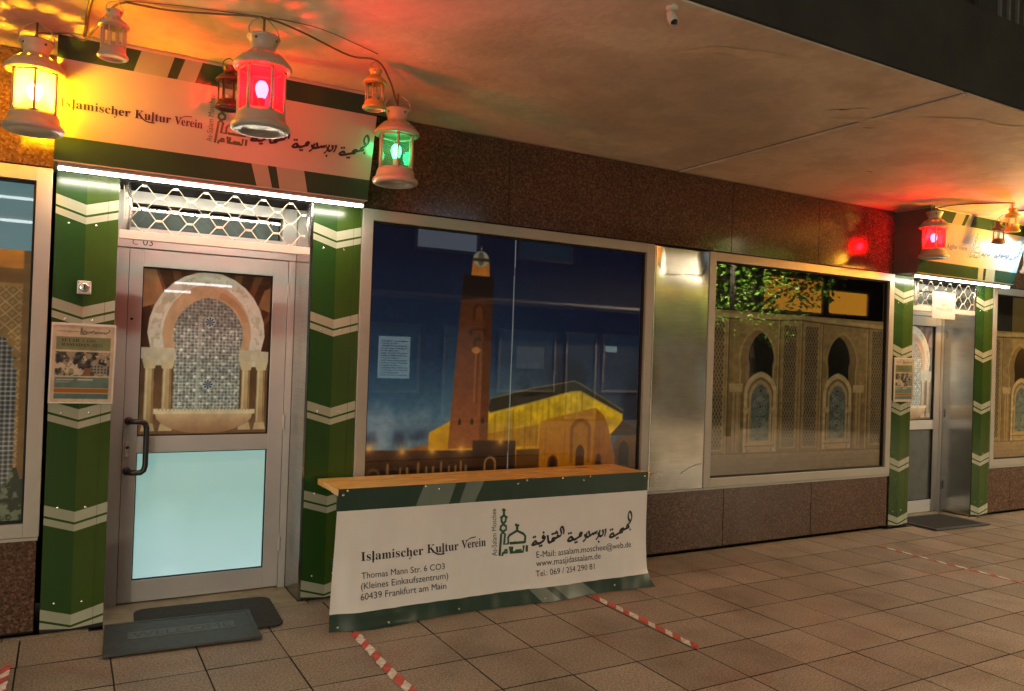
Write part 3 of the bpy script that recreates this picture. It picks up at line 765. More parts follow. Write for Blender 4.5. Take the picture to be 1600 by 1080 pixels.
# ================================================================ THE SHOP BUILDING
shop = empty('shop_building', (0, 0, 0), 'brown granite shop front with two green-pillared doors under a concrete canopy', 'building')
wl = MB()
wl.box(-6, 15, .062, .30, 2.502, 3.129)
wl.build('wall', M['black_gap'], shop)
for a, b in ((-6, -.095), (1.655, 7.12), (8.86, 15)): MB().box(a, b, .062, .30, -.01, .508).build('wall', M['black_gap'], shop)
MB().box(-6, 15, .62, .75, -.01, 3.129).build('wall', M['black_gap'], shop)
MB().box(4.072, 4.665, .012, .30, .512, 2.500).build('wall', M['black_gap'], shop)
JX = [2.733 + 1.0945 * k for k in range(-8, 12)]
up = MB(); lo = MB()
for a, b in zip(JX[:-1], JX[1:]):
    up.box(a + .0025, b - .0025, 0, .06, 2.518, 3.122)
for a, b in ((-6, -.092), (1.652, 7.122), (8.858, 15)):
    e = [a] + [q for q in JX if a + .08 < q < b - .08] + [b]
    lo = MB()
    for p, q in zip(e[:-1], e[1:]): lo.box(p + .0025, q - .0025, 0, .06, .022, .506)
    lo.build('plinth_cladding', M['granite'], shop, .002)
up.build('upper_cladding', M['granite'], shop, .002)
for a, b in ((-6, -.09), (1.652, 7.124), (8.856, 15)): MB().box(a, b, -.012, .058, .509, .526).build('sill_strip', M['alu'], shop)
# canopy: two slabs with the open joint between them, and a fascia
cp = MB(); cp.box(-6, 4.294, -2.35, .06, 3.13, 3.50); cp.box(4.326, 15, -2.35, .06, 3.13, 3.50); cp.box(4.290, 4.330, -2.33, .06, 3.139, 3.48, 1); cp.box(4.326, 4.342, -2.34, .05, 3.124, 3.1298)
canopy = cp.build('canopy', [M['soffit'], M['black_gap']], shop)
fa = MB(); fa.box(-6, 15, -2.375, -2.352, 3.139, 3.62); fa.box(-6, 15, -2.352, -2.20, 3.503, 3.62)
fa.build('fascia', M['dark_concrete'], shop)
def flake(mb, pts, w, z):
    n = len(pts); L = []; R = []
    for i, (x, y) in enumerate(pts):
        ww = w * math.sin(math.pi * (i + .25) / (n - .5)) * random.uniform(.6, 1.3)
        L.append((x, y + ww, z)); R.append((x, y - ww, z))
    mb.add(L + R, [(i, i + 1, n + i + 1, n + i) for i in range(n - 1)])
ck = MB(); flake(ck, smooth_line([(3.93, -1.70), (3.99, -1.77), (4.03, -1.79), (4.07, -1.86), (4.13, -1.89)]), .009, 3.1285); ck.build('ceiling_crack', M['black_gap'], canopy)
ck = MB(); flake(ck, smooth_line([(4.42, -1.62), (4.47, -1.64), (4.5, -1.67)]), .006, 3.1285); ck.build('ceiling_crack', M['black_gap'], canopy)
ck = MB(); flake(ck, smooth_line([(5.45, -.88), (5.48, -.9), (5.52, -.90)]), .008, 3.1285); ck.build('ceiling_crack', M['black_gap'], canopy)
peel = plain('pale_peeled_paint', (.70, .60, .46), .75, 0, .15, 9)
for p, w in (([(4.06, -1.62), (4.2, -1.66), (4.35, -1.78), (4.5, -1.83)], .045), ([(4.5, -1.95), (4.75, -2.05), (5.0, -2.1), (5.2, -2.2)], .06), ([(2.6, -1.9), (2.75, -2.05), (2.95, -2.1), (3.15, -2.2)], .05)):
    pk = MB(); flake(pk, smooth_line(p), w, 3.1272); pk.build('peeling_paint', peel, canopy)
# storey above
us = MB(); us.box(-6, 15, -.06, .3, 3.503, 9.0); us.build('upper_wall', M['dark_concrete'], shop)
for x0 in (3.2, 8.2, 11.0):
    w = MB()
    for a, b, c, d in ((x0, x0 + 1.5, 4.5, 4.58), (x0, x0 + 1.5, 5.82, 5.9), (x0, x0 + .08, 4.58, 5.82), (x0 + 1.42, x0 + 1.5, 4.58, 5.82)): w.box(a, b, -.09, -.062, c, d)
    wf = w.build('upper_window', M['dark_concrete'], shop)
    MB().box(x0 + .08, x0 + 1.42, -.075, -.062, 4.58, 5.82).build('pane', M['film_back'], wf)
bl = MB().box(6.25, 12, -1.25, -.062, 4.18, 4.36).build('balcony', M['dark_concrete'], shop)
rl = MB(); rl.box(6.66, 12, -1.22, -1.18, 4.47, 4.51); rl.box(6.66, 12, -1.22, -1.18, 5.3, 5.35)
x = 6.68
while x < 12: rl.box(x, x + .022, -1.211, -1.189, 4.36, 5.30); x += .13
rl.build('railing', plain('grey_railing', (.16, .16, .15), .5), bl)
# stainless panel between the shop windows, slightly buckled
mb = MB(); nx, nz = 14, 60; vs = []
for j in range(nz + 1):
    for i in range(nx + 1):
        a, b = i / nx, j / nz
        e = min(a, 1 - a, b); k = min(1, e / .12)
        d = .005 * math.sin(b * 7.5 + 1.1 + .3 * a) + .0012 * math.sin(b * 23 + a) + .0008 * math.sin(a * 5 + b * 4)
        d -= .022 * math.exp(-((1 - b) / .15) ** 2)
        vs.append((4.094 + .562 * a, -.016 - d * k, .530 + 1.968 * b))
W_ = nx + 1
mb.add(vs, [(j * W_ + i, j * W_ + i + 1, (j + 1) * W_ + i + 1, (j + 1) * W_ + i) for j in range(nz) for i in range(nx)], 0, True)
mb.build('steel_panel', M['steel'], shop)
Sp = lambda u, v, o=0.0: (u, -.024 - o, v)
for pts in ([(4.10, .665), (4.16, .672), (4.22, .655)], [(4.42, .66), (4.50, .70), (4.58, .725), (4.645, .73)]):
    q_ = MB(); stroke(q_, Sp, pts, .003, .006); q_.build('scratch', plain('bright_scratch', (.5, .5, .48), .4), shop)
MB().box(4.079, 4.092, -.014, .01, .53, 2.50).build('panel_edge', M['chrome'], shop); MB().box(4.658, 4.663, -.012, .01, .53, 2.50).build('panel_edge', M['chrome'], shop)

# ---------------------------------------------------------------- windows
def window(x0, x1, mesh, label, top=None):
    z0, z1, fw = .529, 2.506, .074
    f = MB()
    f.box(x0, x0 + fw, -.02, .05, z0, z1); f.box(x1 - fw, x1, -.02, .05, z0, z1)
    f.box(x0 + fw, x1 - fw, -.02, .05, z1 - fw, z1); f.box(x0 + fw, x1 - fw, -.02, .05, z0, z0 + fw)
    i = fw + .001
    for a, b, c, d in ((x0 + fw, x0 + fw + .012, z0 + fw, z1 - fw), (x1 - fw - .012, x1 - fw, z0 + fw, z1 - fw), (x0 + fw + .012, x1 - fw - .012, z1 - fw - .012, z1 - fw), (x0 + fw + .012, x1 - fw - .012, z0 + fw, z0 + fw + .012)):
        f.box(a, b, .004, .048, c, d, 1)
    w = f.build('window', [M['alu'], M['black_gap']], shop, .003)
    tag(w, label)
    MB().poly([(x0 + fw + .004, .018, z0 + fw + .003), (x1 - fw - .004, .018, z0 + fw + .003), (x1 - fw - .004, .018, z1 - fw - .003), (x0 + fw + .004, .018, z1 - fw - .003)]).build('pane', M['glass'], w)
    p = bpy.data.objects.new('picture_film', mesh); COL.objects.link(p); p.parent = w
    bk = MB()
    bk.box(x0 + .01, x1 - .01, .5, .52, .52, 2.51); bk.box(x0 + .005, x0 + .025, .052, .5, .52, 2.51); bk.box(x1 - .025, x1 - .005, .052, .5, .52, 2.51)
    bk.box(x0 + .01, x1 - .01, .052, .5, 2.51, 2.53)
    bk.build('dark_backing', M['film_back'], w)
    return w
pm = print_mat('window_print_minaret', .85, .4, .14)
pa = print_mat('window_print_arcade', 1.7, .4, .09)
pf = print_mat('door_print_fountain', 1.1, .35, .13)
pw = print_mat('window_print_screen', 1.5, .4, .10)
pp = print_mat('flyer_print', .72, .4)
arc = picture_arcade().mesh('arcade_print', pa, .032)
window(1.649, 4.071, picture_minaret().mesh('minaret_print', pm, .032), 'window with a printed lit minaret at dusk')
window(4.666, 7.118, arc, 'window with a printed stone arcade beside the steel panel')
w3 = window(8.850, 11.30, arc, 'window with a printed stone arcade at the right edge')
kids(w3)[1].location.x = 4.184
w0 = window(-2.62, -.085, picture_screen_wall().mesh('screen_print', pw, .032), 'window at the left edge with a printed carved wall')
MB().box(-2.55, -.16, .20, .205, 2.075, 2.50).build('blind', emit('lit_teal_blind', (.20, .36, .38), .16), w0)  # glowing panel added to stand in for the lit interior ceiling

# ---------------------------------------------------------------- green pillars
def pillar(x0, x1, lower_label=None):
    xm = (x0 + x1) / 2 - .006
    mb = MB(); y = -.0135
    mb.box(x0 + .001, x1 - .001, -.0125, .055, .012, 2.500, 4)
    mb.box(x0 + .001, x1 - .001, .0, .05, 0, .012, 4)
    H = .046
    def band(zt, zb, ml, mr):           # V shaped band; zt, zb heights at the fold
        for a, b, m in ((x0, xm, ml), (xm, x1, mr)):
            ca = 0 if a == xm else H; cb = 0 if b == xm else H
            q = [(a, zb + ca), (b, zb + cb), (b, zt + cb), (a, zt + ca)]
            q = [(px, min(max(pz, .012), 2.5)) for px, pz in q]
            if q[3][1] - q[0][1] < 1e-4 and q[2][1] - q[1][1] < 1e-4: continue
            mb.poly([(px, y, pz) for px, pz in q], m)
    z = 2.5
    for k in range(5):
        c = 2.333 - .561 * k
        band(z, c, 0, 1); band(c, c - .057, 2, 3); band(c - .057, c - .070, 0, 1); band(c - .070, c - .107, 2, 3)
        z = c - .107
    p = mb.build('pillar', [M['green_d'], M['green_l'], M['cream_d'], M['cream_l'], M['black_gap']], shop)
    sm = MB().box(x1 - .052, x1 - .0505, -.0145, -.0137, .014, 2.498).build('seam', M['black_gap'], p)
    for z in (2.226, 1.705, 1.188, .674, .158):
        for dx in (-.082, .05):
            MB().disc((xm + dx, -.0138, z + random.uniform(-.004, .004)), .0068, 10).build('rivet', M['rivet'], p)
    return p
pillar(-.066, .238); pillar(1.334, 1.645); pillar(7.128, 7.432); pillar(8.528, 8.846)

# ---------------------------------------------------------------- doors
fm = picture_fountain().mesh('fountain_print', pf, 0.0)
def door(dx, lit):
    X = lambda x: x + dx
    fr = MB()
    fr.box(X(.240), X(.3205), .325, .40, 0, 2.153); fr.box(X(1.2735), X(1.3165), .325, .40, 0, 2.153)
    fr.box(X(.240), X(1.3165), .325, .40, 2.1585, 2.262)
    fr.box(X(.240), X(.318), .325, .40, 2.262, 2.50); fr.box(X(1.222), X(1.3165), .325, .40, 2.262, 2.50)
    fr.box(X(.318), X(1.222), .325, .40, 2.262, 2.282); fr.box(X(.318), X(1.222), .325, .40, 2.428, 2.50)
    fr.box(X(.2345), X(1.322), .41, .44, 0, 2.262, 1)
    fr.box(X(.318), X(1.222), .44, .46, 2.262, 2.44, 1)
    f = fr.build('door_frame', [M['door_alu'], M['black_gap']], shop, .002)
    mb = MB(); put_text(mb, 'C', lambda u, v, o: (X(u), .3245 - o, v), .335, 2.176, .030, .0005); mb.build('lettering', M['ink'], f)
    mb = MB(); put_text(mb, '03', lambda u, v, o: (X(u), .3245 - o, v), .392, 2.176, .056, .0005); mb.build('lettering', M['ink'], f)
    MB().poly([(X(.318), .36, 2.282), (X(1.222), .36, 2.282), (X(1.222), .36, 2.428), (X(.318), .36, 2.428)]).build('transom_pane', M['glass'], f)
    MB().box(X(.325), X(1.215), .41, .415, 2.283, 2.395).build('blind', M['teal_blind'], f)
    MB().box(X(1.318), X(1.3325), -.008, .324, 0.012, 2.50).build('steel_reveal', M['steel'], shop); MB().box(X(.2385), X(.2395), 0, .324, .012, 2.5).build('steel_reveal', M['steel'], shop)
    for q in ((.241, 1.3165, .0, .40, .006), (.241, .64, -.053, -.004, .003), (.646, 1.37, -.053, -.004, .0025)): MB().box(X(q[0]), X(q[1]), q[2], q[3], -.02, q[4]).build('threshold', M['stone'], shop, .002)
    lf = MB(); y0, y1 = .330, .392
    lf.box(X(.3235), X(.40), y0, y1, .014, 2.152); lf.box(X(1.1745), X(1.270), y0, y1, .014, 2.152)
    lf.box(X(.40), X(1.1745), y0, y1, 2.05, 2.152); lf.box(X(.40), X(1.1745), y0, y1, .917, 1.017); lf.box(X(.40), X(1.1745), y0, y1, .014, .144)
    for a, b, c, d in ((.40, .406, 1.017, 2.05), (1.1685, 1.1745, 1.017, 2.05), (.406, 1.1685, 1.017, 1.024), (.406, 1.1685, 2.041, 2.05), (.40, .406, .144, .917), (1.1685, 1.1745, .144, .917), (.406, 1.1685, .144, .149), (.406, 1.1685, .912, .917)):
        lf.box(X(a), X(b), .338, .39, c, d, 1)
    d = lf.build('door', [M['door_alu'], M['black_gap']], shop, .002)
    tag(d, 'glazed door with its lower panel lit pale cyan' if lit else 'glazed door with a dark grey lower panel, deep in the right-hand recess')
    MB().poly([(X(.4065), .350, 1.0245), (X(1.168), .350, 1.0245), (X(1.168), .350, 2.0405), (X(.4065), .350, 2.0405)]).build('pane', M['glass'], d)
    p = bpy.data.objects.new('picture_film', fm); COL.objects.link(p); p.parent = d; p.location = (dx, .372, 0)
    MB().box(X(.4065), X(1.168), .356, .362, .1495, .9115).build('lower_panel', M['frost'] if lit else plain('grey_frosted_panel', (.09, .10, .095), .25), d)
    h = MB()
    pts = [(.352, .332, 1.112), (.352, .285, 1.112), (.375, .262, 1.113), (.420, .256, 1.113), (.438, .256, 1.100), (.4455, .256, 1.075), (.4455, .256, .85), (.438, .256, .822), (.420, .256, .808), (.375, .262, .808), (.352, .285, .808), (.352, .332, .808)]
    sp = []
    for i in range(len(pts) - 1):
        for k in range(3):
            t_ = k / 3; sp.append(tuple(pts[i][j] * (1 - t_) + pts[i + 1][j] * t_ for j in range(3)))
    sp.append(pts[-1])
    h.tube([(X(a), b, c) for a, b, c in sp], .0165, 12)
    for zz in (1.112, .808): h.disc((X(.352), .3295, zz), .024, 16, d=.010)
    h.build('handle', M['black_metal'], d)
    lk = MB(); lk.box(X(.336), X(.362), .322, .3298, .895, .985)
    l = lk.build('lock_plate', M['chrome'], d, .003)
    MB().disc((X(.349), .3215, .952), .009, 14, d=.006).build('lock_cylinder', M['black_metal'], d)
    MB().disc((X(.347), .3245, 1.728), .008, 14, d=.004).build('keyhole', M['black_metal'], d)
    for zz in (.25, 1.05, 1.92): MB().lathe([(.009, 0), (.009, .09)], 10, 0, (X(1.272), .322, zz)).build('hinge', M['door_alu'], d)
    return d
door(0, True); door(7.2, False)
# ================================================================ SIGNS, LAMPS, GRILLES, PILLAR NOTICES
SL = math.hypot(.15, .61)
def sign(dx, label):
    r = empty('shop_sign', (dx, 0, 0), label, 'sign', 'wedge signs above the doors')
    x0, x1 = -.080, 1.598
    c = MB()
    a = [(-.245, 2.508), (-.395, 3.118), (-.003, 3.118), (-.003, 2.508)]
    for x, o in ((x0, 1), (x1, -1)):
        q = [(x, y, z) for y, z in a]; c.poly(q if o > 0 else q[::-1])
    for i in (1, 2, 3):
        (ya, za), (yb, zb) = a[i], a[(i + 1) % 4]
        c.poly([(x0, ya, za), (x1, ya, za), (x1, yb, zb), (x0, yb, zb)])
    c.build('casing', M['sign_side'], r)
    S = lambda u, v, o=0.0: (x0 + u, -.245 - .15 * v / SL - o * .61 / SL, 2.508 + .61 * v / SL - o * .15 / SL)
    f = MB(); W = x1 - x0
    patch(f, S, ((0, .510), (W, .510), (W, .128), (0, .128)), 0, 0, 6, 2)
    patch(f, S, ((0, SL), (W, SL), (W, .510), (0, .510)), 0, 1, 6, 1)
    patch(f, S, ((0, .128), (W, .128), (W, 0), (0, 0)), 0, 1, 6, 1)
    for q in (((.380, SL), (.540, SL), (.507, .510), (.345, .510)), ((.594, SL), (.681, SL), (.646, .510), (.556, .510)), ((.973, .128), (1.064, .128), (1.101, 0), (1.014, 0)), ((1.113, .128), (1.274, .128), (1.307, 0), (1.144, 0))):
        patch(f, S, q, .0009, 2, 4, 1)
    f.build('face', [M['sign_white'], M['sign_green'], M['sign_stripe']], r)
    t = MB()
    for z_, o in ((SL - .004, .004), (.002, .004)):
        patch(t, S, ((0, z_ + .004), (W, z_ + .004), (W, z_ - .004), (0, z_ - .004)), .0035, 0, 2, 1)
    t.box(x0, x1, -.40, -.002, 3.1185, 3.1265)
    t.build('edge_trim', M['alu'], r)
    mb = MB()
    serif_title(mb, S, (('Islamischer', .018, .276, .322), ('Kultur', .362, .276, .176), ('Verein', .556, .276, .143)), .043, .0018)
    mb.build('lettering', M['ink_blue'], r)
    mb = MB()
    fe = lambda q: (.745 + (q[0] - 1.0143) * .84, .2127 + (q[1] - .3087) * .86)
    fa_ = lambda q: (.978 + (q[0] - 1.300) * .826, .252 + (q[1] - .352) * .86)
    arabic(mb, S, fa_, .0135, .0019)
    mb.build('lettering', M['ink_blue'], r)
    mb = MB()
    emblem(mb, S, fe, .0125, .0018)
    put_text(mb, 'As-Salam Moschee', S, .753, .2127, .253, .0018, .030, rot=True)
    mb.build('emblem', M['ink_green'], r)
    return r
def lamp_strip(dx, label):
    r = empty('strip_light', (dx, -.2, 2.46), label, 'light', 'strip lights under the signs')
    MB().box(-.062, 1.585, -.024, .024, .0285, .0465).build('housing', M['alu'], r)
    MB().box(-.058, 1.580, -.012, .012, .015, .028).build('tube', M['led'], r)
    MB().box(-.066, -.0585, -.016, .016, .012, .028).build('end_cap', M['plastic'], r); MB().box(1.5805, 1.588, -.016, .016, .012, .028).build('end_cap', M['plastic'], r)
    return r
def grille(dx, label):
    r = empty('security_grille', (dx, .0, 2.17), label, 'grille', 'rolled-up grilles above the doors')
    mb = MB(); rod = .0032; hp = .0825; hz = .064; x0, x1 = .25, 1.325; z0 = .052
    ph = .115
    for row in range(5):
        for k in range(-1, 8):
            for s in (-1, 1):
                # wire bows: each wire runs from node to node with a short flat at the nodes
                xa = ph + .25 + hp * 2 * k + (hp if row % 2 else 0); za = z0 + hz * row
                xb, zb = xa + s * hp, za + hz
                if min(xa, xb) < x0 - .001 or max(xa, xb) > x1 + .02: continue
                if zb > .335: continue
                f = .018
                mb.tube([(xa, 0, za), (xa + s * f, 0, za + .002), (xb - s * f, 0, zb - .002), (xb, 0, zb)], rod, 6)
    for xv in (.262, .275): mb.tube([(xv, 0, .05), (xv + .008, -.006, .15), (xv, 0, .30)], rod, 6)
    cl = mb
    for row in range(1, 6):
        for k in range(-1, 8):
            xa = ph + .25 + hp * 2 * k + (hp if row % 2 else 0); za = z0 + hz * row
            if x0 < xa < x1 and za < .335: cl.box(xa - .013, xa + .013, -.008, .008, za - .006, za + .006)
    mb.build('lattice', M['grille'], r)
    b = MB(); b.box(.243, 1.328, -.006, .032, .0, .047)
    b.build('bottom_rail', plain('pinkish_grey_rail', (.50, .43, .38), .4, .2, .05), r, .002)
    MB().tube([(.288, -.002, .05), (.300, -.012, .13), (.297, -.012, .2), (.283, -.002, .31)], .010, 8).build('guide', M['chrome'], r); MB().tube([(1.315, 0, .05), (1.3, -.004, .18), (1.308, 0, .32)], .011, 8).build('guide', M['chrome'], r)
    return r
sign(0, 'large wedge sign above the near door, lit yellow and red by lanterns')
sign(7.2, 'wedge sign above the far door at the right edge')
lamp_strip(0, 'white strip light under the large near sign'); lamp_strip(7.2, 'white strip light under the far sign at right')
grille(0, 'folded cream lattice grille above the near door'); grille(7.2, 'folded lattice grille behind the paper notice over the far door')

def flyer(x, z, label, rz):
    r = empty('flyer', (x, -.030, z), label, 'poster', 'ramadan flyers on the pillars')
    r.rotation_euler = (0, rz, 0)
    fl = bpy.data.objects.new('sheet', FLY); COL.objects.link(fl); fl.parent = r
    mb = MB(); S = lambda u, v, o=0.0: (u, -o, v)
    put_text(mb, bold('IFTAR'), S, .045, .330, .085, .001, .016); put_text(mb, bold('GO'), S, .165, .330, .04, .001, .016); put_text(mb, '2', S, .142, .330, .011, .001, .016); put_text(mb, bold('RAMADAN'), S, .045, .306, .135, .001, .016); put_text(mb, '2022', S, .19, .306, .052, .001, .016)
    f1 = lambda q: (.015 + (q[0] - .1295) * .145, .381 + (q[1] - .371) * .15)
    put_text(mb, bold('Islamischer Kultur Verein'), S, .024, .383, .10, .001)
    fa_ = lambda q: (.165 + (q[0] - 1.30) * .135, .379 + (q[1] - .352) * .15)
    arabic(mb, S, fa_, .0026, .001)
    fe = lambda q: (.132 + (q[0] - 1.04) * .15, .370 + (q[1] - .31) * .14)
    emblem(mb, S, fe, .0026, .001)
    put_text(mb, 'As-Salam Moschee', S, .134, .372, .036, .001, .0045, rot=True)
    mb.build('lettering', M['ink'], r)
    sv = MB(); sv.box(-.006, .306, .003, .005, -.006, .431)
    for a, b, c, d in ((-.006, .306, .418, .431), (-.006, .306, -.006, .002), (-.006, .002, .002, .418), (.297, .306, .002, .418)): sv.box(a, b, -.0035, -.001, c, d)
    sv.build('sleeve', plain('milky_plastic_sleeve', (.58, .53, .48), .18, 0, .1, 30), r)
    return r
FLY = picture_flyer().mesh('flyer_print', pp, 0.0)
flyer(-.062, 1.252, 'plastic-sleeved flyer on the green pillar left of the near door', 0.012)
flyer(7.138, 1.252, 'small flyer on the green pillar left of the far door', -.004)

k = empty('key_switch', (.083, -.014, 1.878), 'square ivory key switch on the green pillar left of the near door', 'switch')
MB().box(-.034, .034, -.030, -.0, -.036, .036).build('housing', M['plastic'], k, .005)
MB().disc((0, -.031, 0), .026, 24, d=.006).build('dial', M['chrome'], k)
MB().box(-.003, .003, -.043, -.037, -.012, .012).build('key_slot', M['black_metal'], k)
for sx in (-.027, .027):
    for sz in (-.029, .029): MB().disc((sx, -.0305, sz), .004, 8, d=.002).build('screw', M['chrome'], k)

n = empty('paper_notice', (7.745, -.012, 2.105), 'white paper notice hung on the grille over the far door', 'notice')
MB().box(0, .40, -.0025, 0, 0, .278).build('sheet', M['paper'], n)
mb = MB(); S = lambda u, v, o=0.0: (u, -.0025 - o, v)
put_text(mb, 'Täglich', S, .14, .135, .12, .0008); mb.build('lettering', plain('faded_red_ink', (.36, .16, .10), .5), n); mb = MB(); put_text(mb, '19:30 bis 20:30', S, .07, .085, .27, .0008)
mb.build('lettering', plain('faded_red_ink', (.36, .16, .10), .5), n)
mb = MB(); patch(mb, S, ((.02, .245), (.38, .245), (.38, .225), (.02, .225)), .0008); mb.build('header_bar', plain('pale_blue_ink', (.42, .52, .62), .5), n)

# ================================================================ BENCH AND BANNER
b = empty('bench', (0, 0, 0), 'orange pine bench under the minaret window behind a banner', 'bench')
for y0, y1, dx0, dx1 in ((-.497, -.352, 0, .004), (-.346, -.205, .006, -.004), (-.199, -.058, .002, .002)):
    mb = MB(); nx = 24; vs = []; 
    x0, x1 = 1.402 + dx0, 3.695 + dx1
    for i in range(nx + 1):
        x = x0 + (x1 - x0) * i / nx; wv = .0012 * math.sin(i * 1.7 + y0 * 30)
        vs += [(x, y0 + wv, .737), (x, y1 + wv, .737), (x, y1 + wv, .774), (x, y0 + wv, .774)]
    fs = [(0, 3, 2, 1), (nx * 4, nx * 4 + 1, nx * 4 + 2, nx * 4 + 3)]
    for i in range(nx):
        for q in range(4):
            fs.append((i * 4 + q, i * 4 + (q + 1) % 4, (i + 1) * 4 + (q + 1) % 4, (i + 1) * 4 + q))
    mb.add(vs, fs); mb.build('plank', M['timber'], b, .004)
for x in (1.55, 3.53):
    for y in (-.47, -.12): MB().box(x - .03, x + .03, y - .03, y + .03, 0, .7).build('leg', M['black_metal'], b)
    MB().box(x - .03, x + .03, -.49, -.07, .70, .7365).build('crossbar', M['black_metal'], b)
MB().box(1.45, 3.65, -.30, -.26, .28, .32).build('stretcher', M['black_metal'], b)

bn = empty('banner', (0, 0, 0), 'white and green address banner hung along the front of the bench', 'banner')
BH = .777
def S(u, v, o=0.0):
    t = 1 - v / BH
    x = 1.400 + u - .0 + (0)
    dy = -.105 * t
    dy -= .010 * math.sin(u * 4.3 + .6) * t + .006 * math.sin(u * 9.7 + v * 4) * t
    dy += (.0022 * math.sin(u * 31 + v * 9) + .0016 * math.sin(u * 57 - v * 14)) * min(1, t * 2.5)
    if v < .13:
        k_ = (.13 - v) / .13
        dy -= .022 * k_ * k_ * (1 + .7 * math.sin(u * 6.1)) + .020 * k_ * k_ * math.exp(-((u - .28) / .12) ** 2) * math.sin((v) * 60)
    cr = math.exp(-((u - 2.26) / .07) ** 2) * max(0, (.14 - v) / .14)
    dy -= .030 * cr * cr
    x += .012 * cr * cr
    le = math.exp(-((u + .02) / .05) ** 2) * t
    dy += .02 * le
    z = v + .004
    return (x, -.5045 + dy - o, z)
def UW(u, v):                       # slanted left and pinched right edge of the sheet
    t = 1 - v / BH; a = u / 2.275
    return u - .062 * t * (1 - a) - .055 * a * math.sin(min(1, t * 1.15) * math.pi * .5) + .012 * a * max(0, t - .85) / .15
S2 = lambda u, v, o=0.0: S(UW(u, v), v, o)
f = MB()
patch(f, S2, ((0, .6525), (2.275, .6475), (2.275, .080), (0, .088)), 0, 0, 110, 26)
patch(f, S2, ((0, BH), (2.275, BH), (2.275, .6475), (0, .6525)), 0, 1, 110, 8)
patch(f, S2, ((0, .088), (2.275, .080), (2.275, 0), (0, 0)), 0, 1, 110, 12)
for q in (((.535, BH), (.750, BH), (.708, .6515), (.485, .652)), ((.822, BH), (.945, BH), (.888, .651), (.778, .6512)), ((1.30, .0835), (1.42, .083), (1.515, .0), (1.375, .0)), ((1.483, .0828), (1.708, .082), (1.815, 0), (1.57, 0))):
    patch(f, S2, q, .0012, 2, 14, 12)
f.v = f.v
sheet = f.build('sheet', [M['vinyl'], M['vinyl_green'], M['vinyl_stripe']], bn)
for p in sheet.data.polygons: p.use_smooth = True
mb = MB(); o = .0016
serif_title(mb, S, (('Islamischer', .1295, .3665, .388), ('Kultur', .544, .3715, .211), ('Verein', .776, .3765, .172)), .050, o)
mb.build('lettering', M['ink'], bn); mb = MB()
arabic(mb, S, lambda q: q, .0155, o)
mb.build('lettering', M['ink'], bn); mb = MB()
put_text(mb, 'Thomas Mann Str. 6 CO3', S, .1290, .268, .528, o); put_text(mb, '(Kleines Einkaufszentrum)', S, .1245, .210, .553, o); put_text(mb, '60439 Frankfurt am Main', S, .1205, .152, .544, o)
mb.build('lettering', M['ink'], bn); mb = MB()
put_text(mb, 'E-Mail: assalam.moschee@web.de', S, 1.3098, .272, .773, o); put_text(mb, 'www.masjidassalam.de', S, 1.3043, .2185, .515, o); put_text(mb, 'Tel.: 069 / 254 290 81', S, 1.2987, .156, .465, o)
mb.build('lettering', M['ink'], bn)
mb = MB(); emblem(mb, S, lambda q: q, .0155, o); put_text(mb, 'As-Salam Moschee', S, 1.0245, .3087, .292, o, .034, rot=True)
mb.build('emblem', M['ink_green'], bn)
for u, v in ((.03, .742), (.055, .765), (.545, .764), (.632, .744), (1.195, .748), (1.262, .765), (1.545, .766), (1.715, .745), (1.765, .768), (2.245, .748), (.05, .018), (.335, .022), (.80, .026), (1.40, .020), (1.97, .035)):
    p = S2(u, v, .001); e = MB(); e.disc(p, .0075, 12, d=.003); e.build('eyelet', M['rivet'], bn)

# ================================================================ FLOOR MATS AND TAPES
m = empty('doormat', (.615, -.31, .010), 'dark rubber mat embossed WELCOME in front of the near door', 'doormat', rz=math.radians(-3.2))
mb = MB(); W2, D2 = .385, .242
mb.box(-W2, W2, -D2, D2, 0, .010)
mb.build('mat', M['rubber'], m, .004)
e = MB()
for a, b_, c, d in ((-W2 + .004, W2 - .004, D2 - .026, D2 - .004), (-W2 + .004, W2 - .004, -D2 + .004, -D2 + .026), (-W2 + .004, -W2 + .028, -D2 + .026, D2 - .026), (W2 - .028, W2 - .004, -D2 + .026, D2 - .026)): e.box(a, b_, c, d, .0102, .0128)
e.build('rim', M['rubber'], m, .001)
MB().box(-.27, .27, -.045, .07, .0102, .0122).build('word_field', M['rubber_lite'], m)
mb = MB(); Sm = lambda u, v, o=0.0: (u, v, .0122 + o)
vs, fs = text2d('WELCOME')
put_text(mb, 'WELCOME', Sm, -.25, -.027, .50, .0018, .075)
mb.build('lettering', M['rubber'], m)
m2 = MB()
W3, D3, r_ = .385, .28, .07; pts = []
for cx, cy, a0 in ((W3 - r_, D3 - r_, 0), (-W3 + r_, D3 - r_, 90), (-W3 + r_, -D3 + r_, 180), (W3 - r_, -D3 + r_, 270)):
    for q in range(7): a = math.radians(a0 + 15 * q); pts.append((cx + r_ * math.cos(a), cy + r_ * math.sin(a)))
n_ = len(pts)
m2.add([(x, y, 0) for x, y in pts] + [(x, y, .006) for x, y in pts], [tuple(range(n_ - 1, -1, -1)), tuple(range(n_, 2 * n_))] + [(i, (i + 1) % n_, n_ + (i + 1) % n_, n_ + i) for i in range(n_)])
o_ = m2.build('carpet_mat', M['carpet'], None, .002); o_.location = (.775, -.11, .003 + .004); o_.rotation_euler = (0, 0, math.radians(-3))
tag(o_, 'grey carpet mat with rounded corners partly under the rubber doormat', 'doormat')
m3 = empty('doormat', (7.86, -.05, .007), 'dark ribbed mat lying in the recess of the far door', 'doormat', rz=math.radians(-3))
MB().box(-.40, .44, -.29, .27, 0, .012).build('mat', M['rubber'], m3, .004)
e = MB()
for q in range(14): e.box(-.34, .38, -.235 + q * .034, -.218 + q * .034, .0122, .0152)
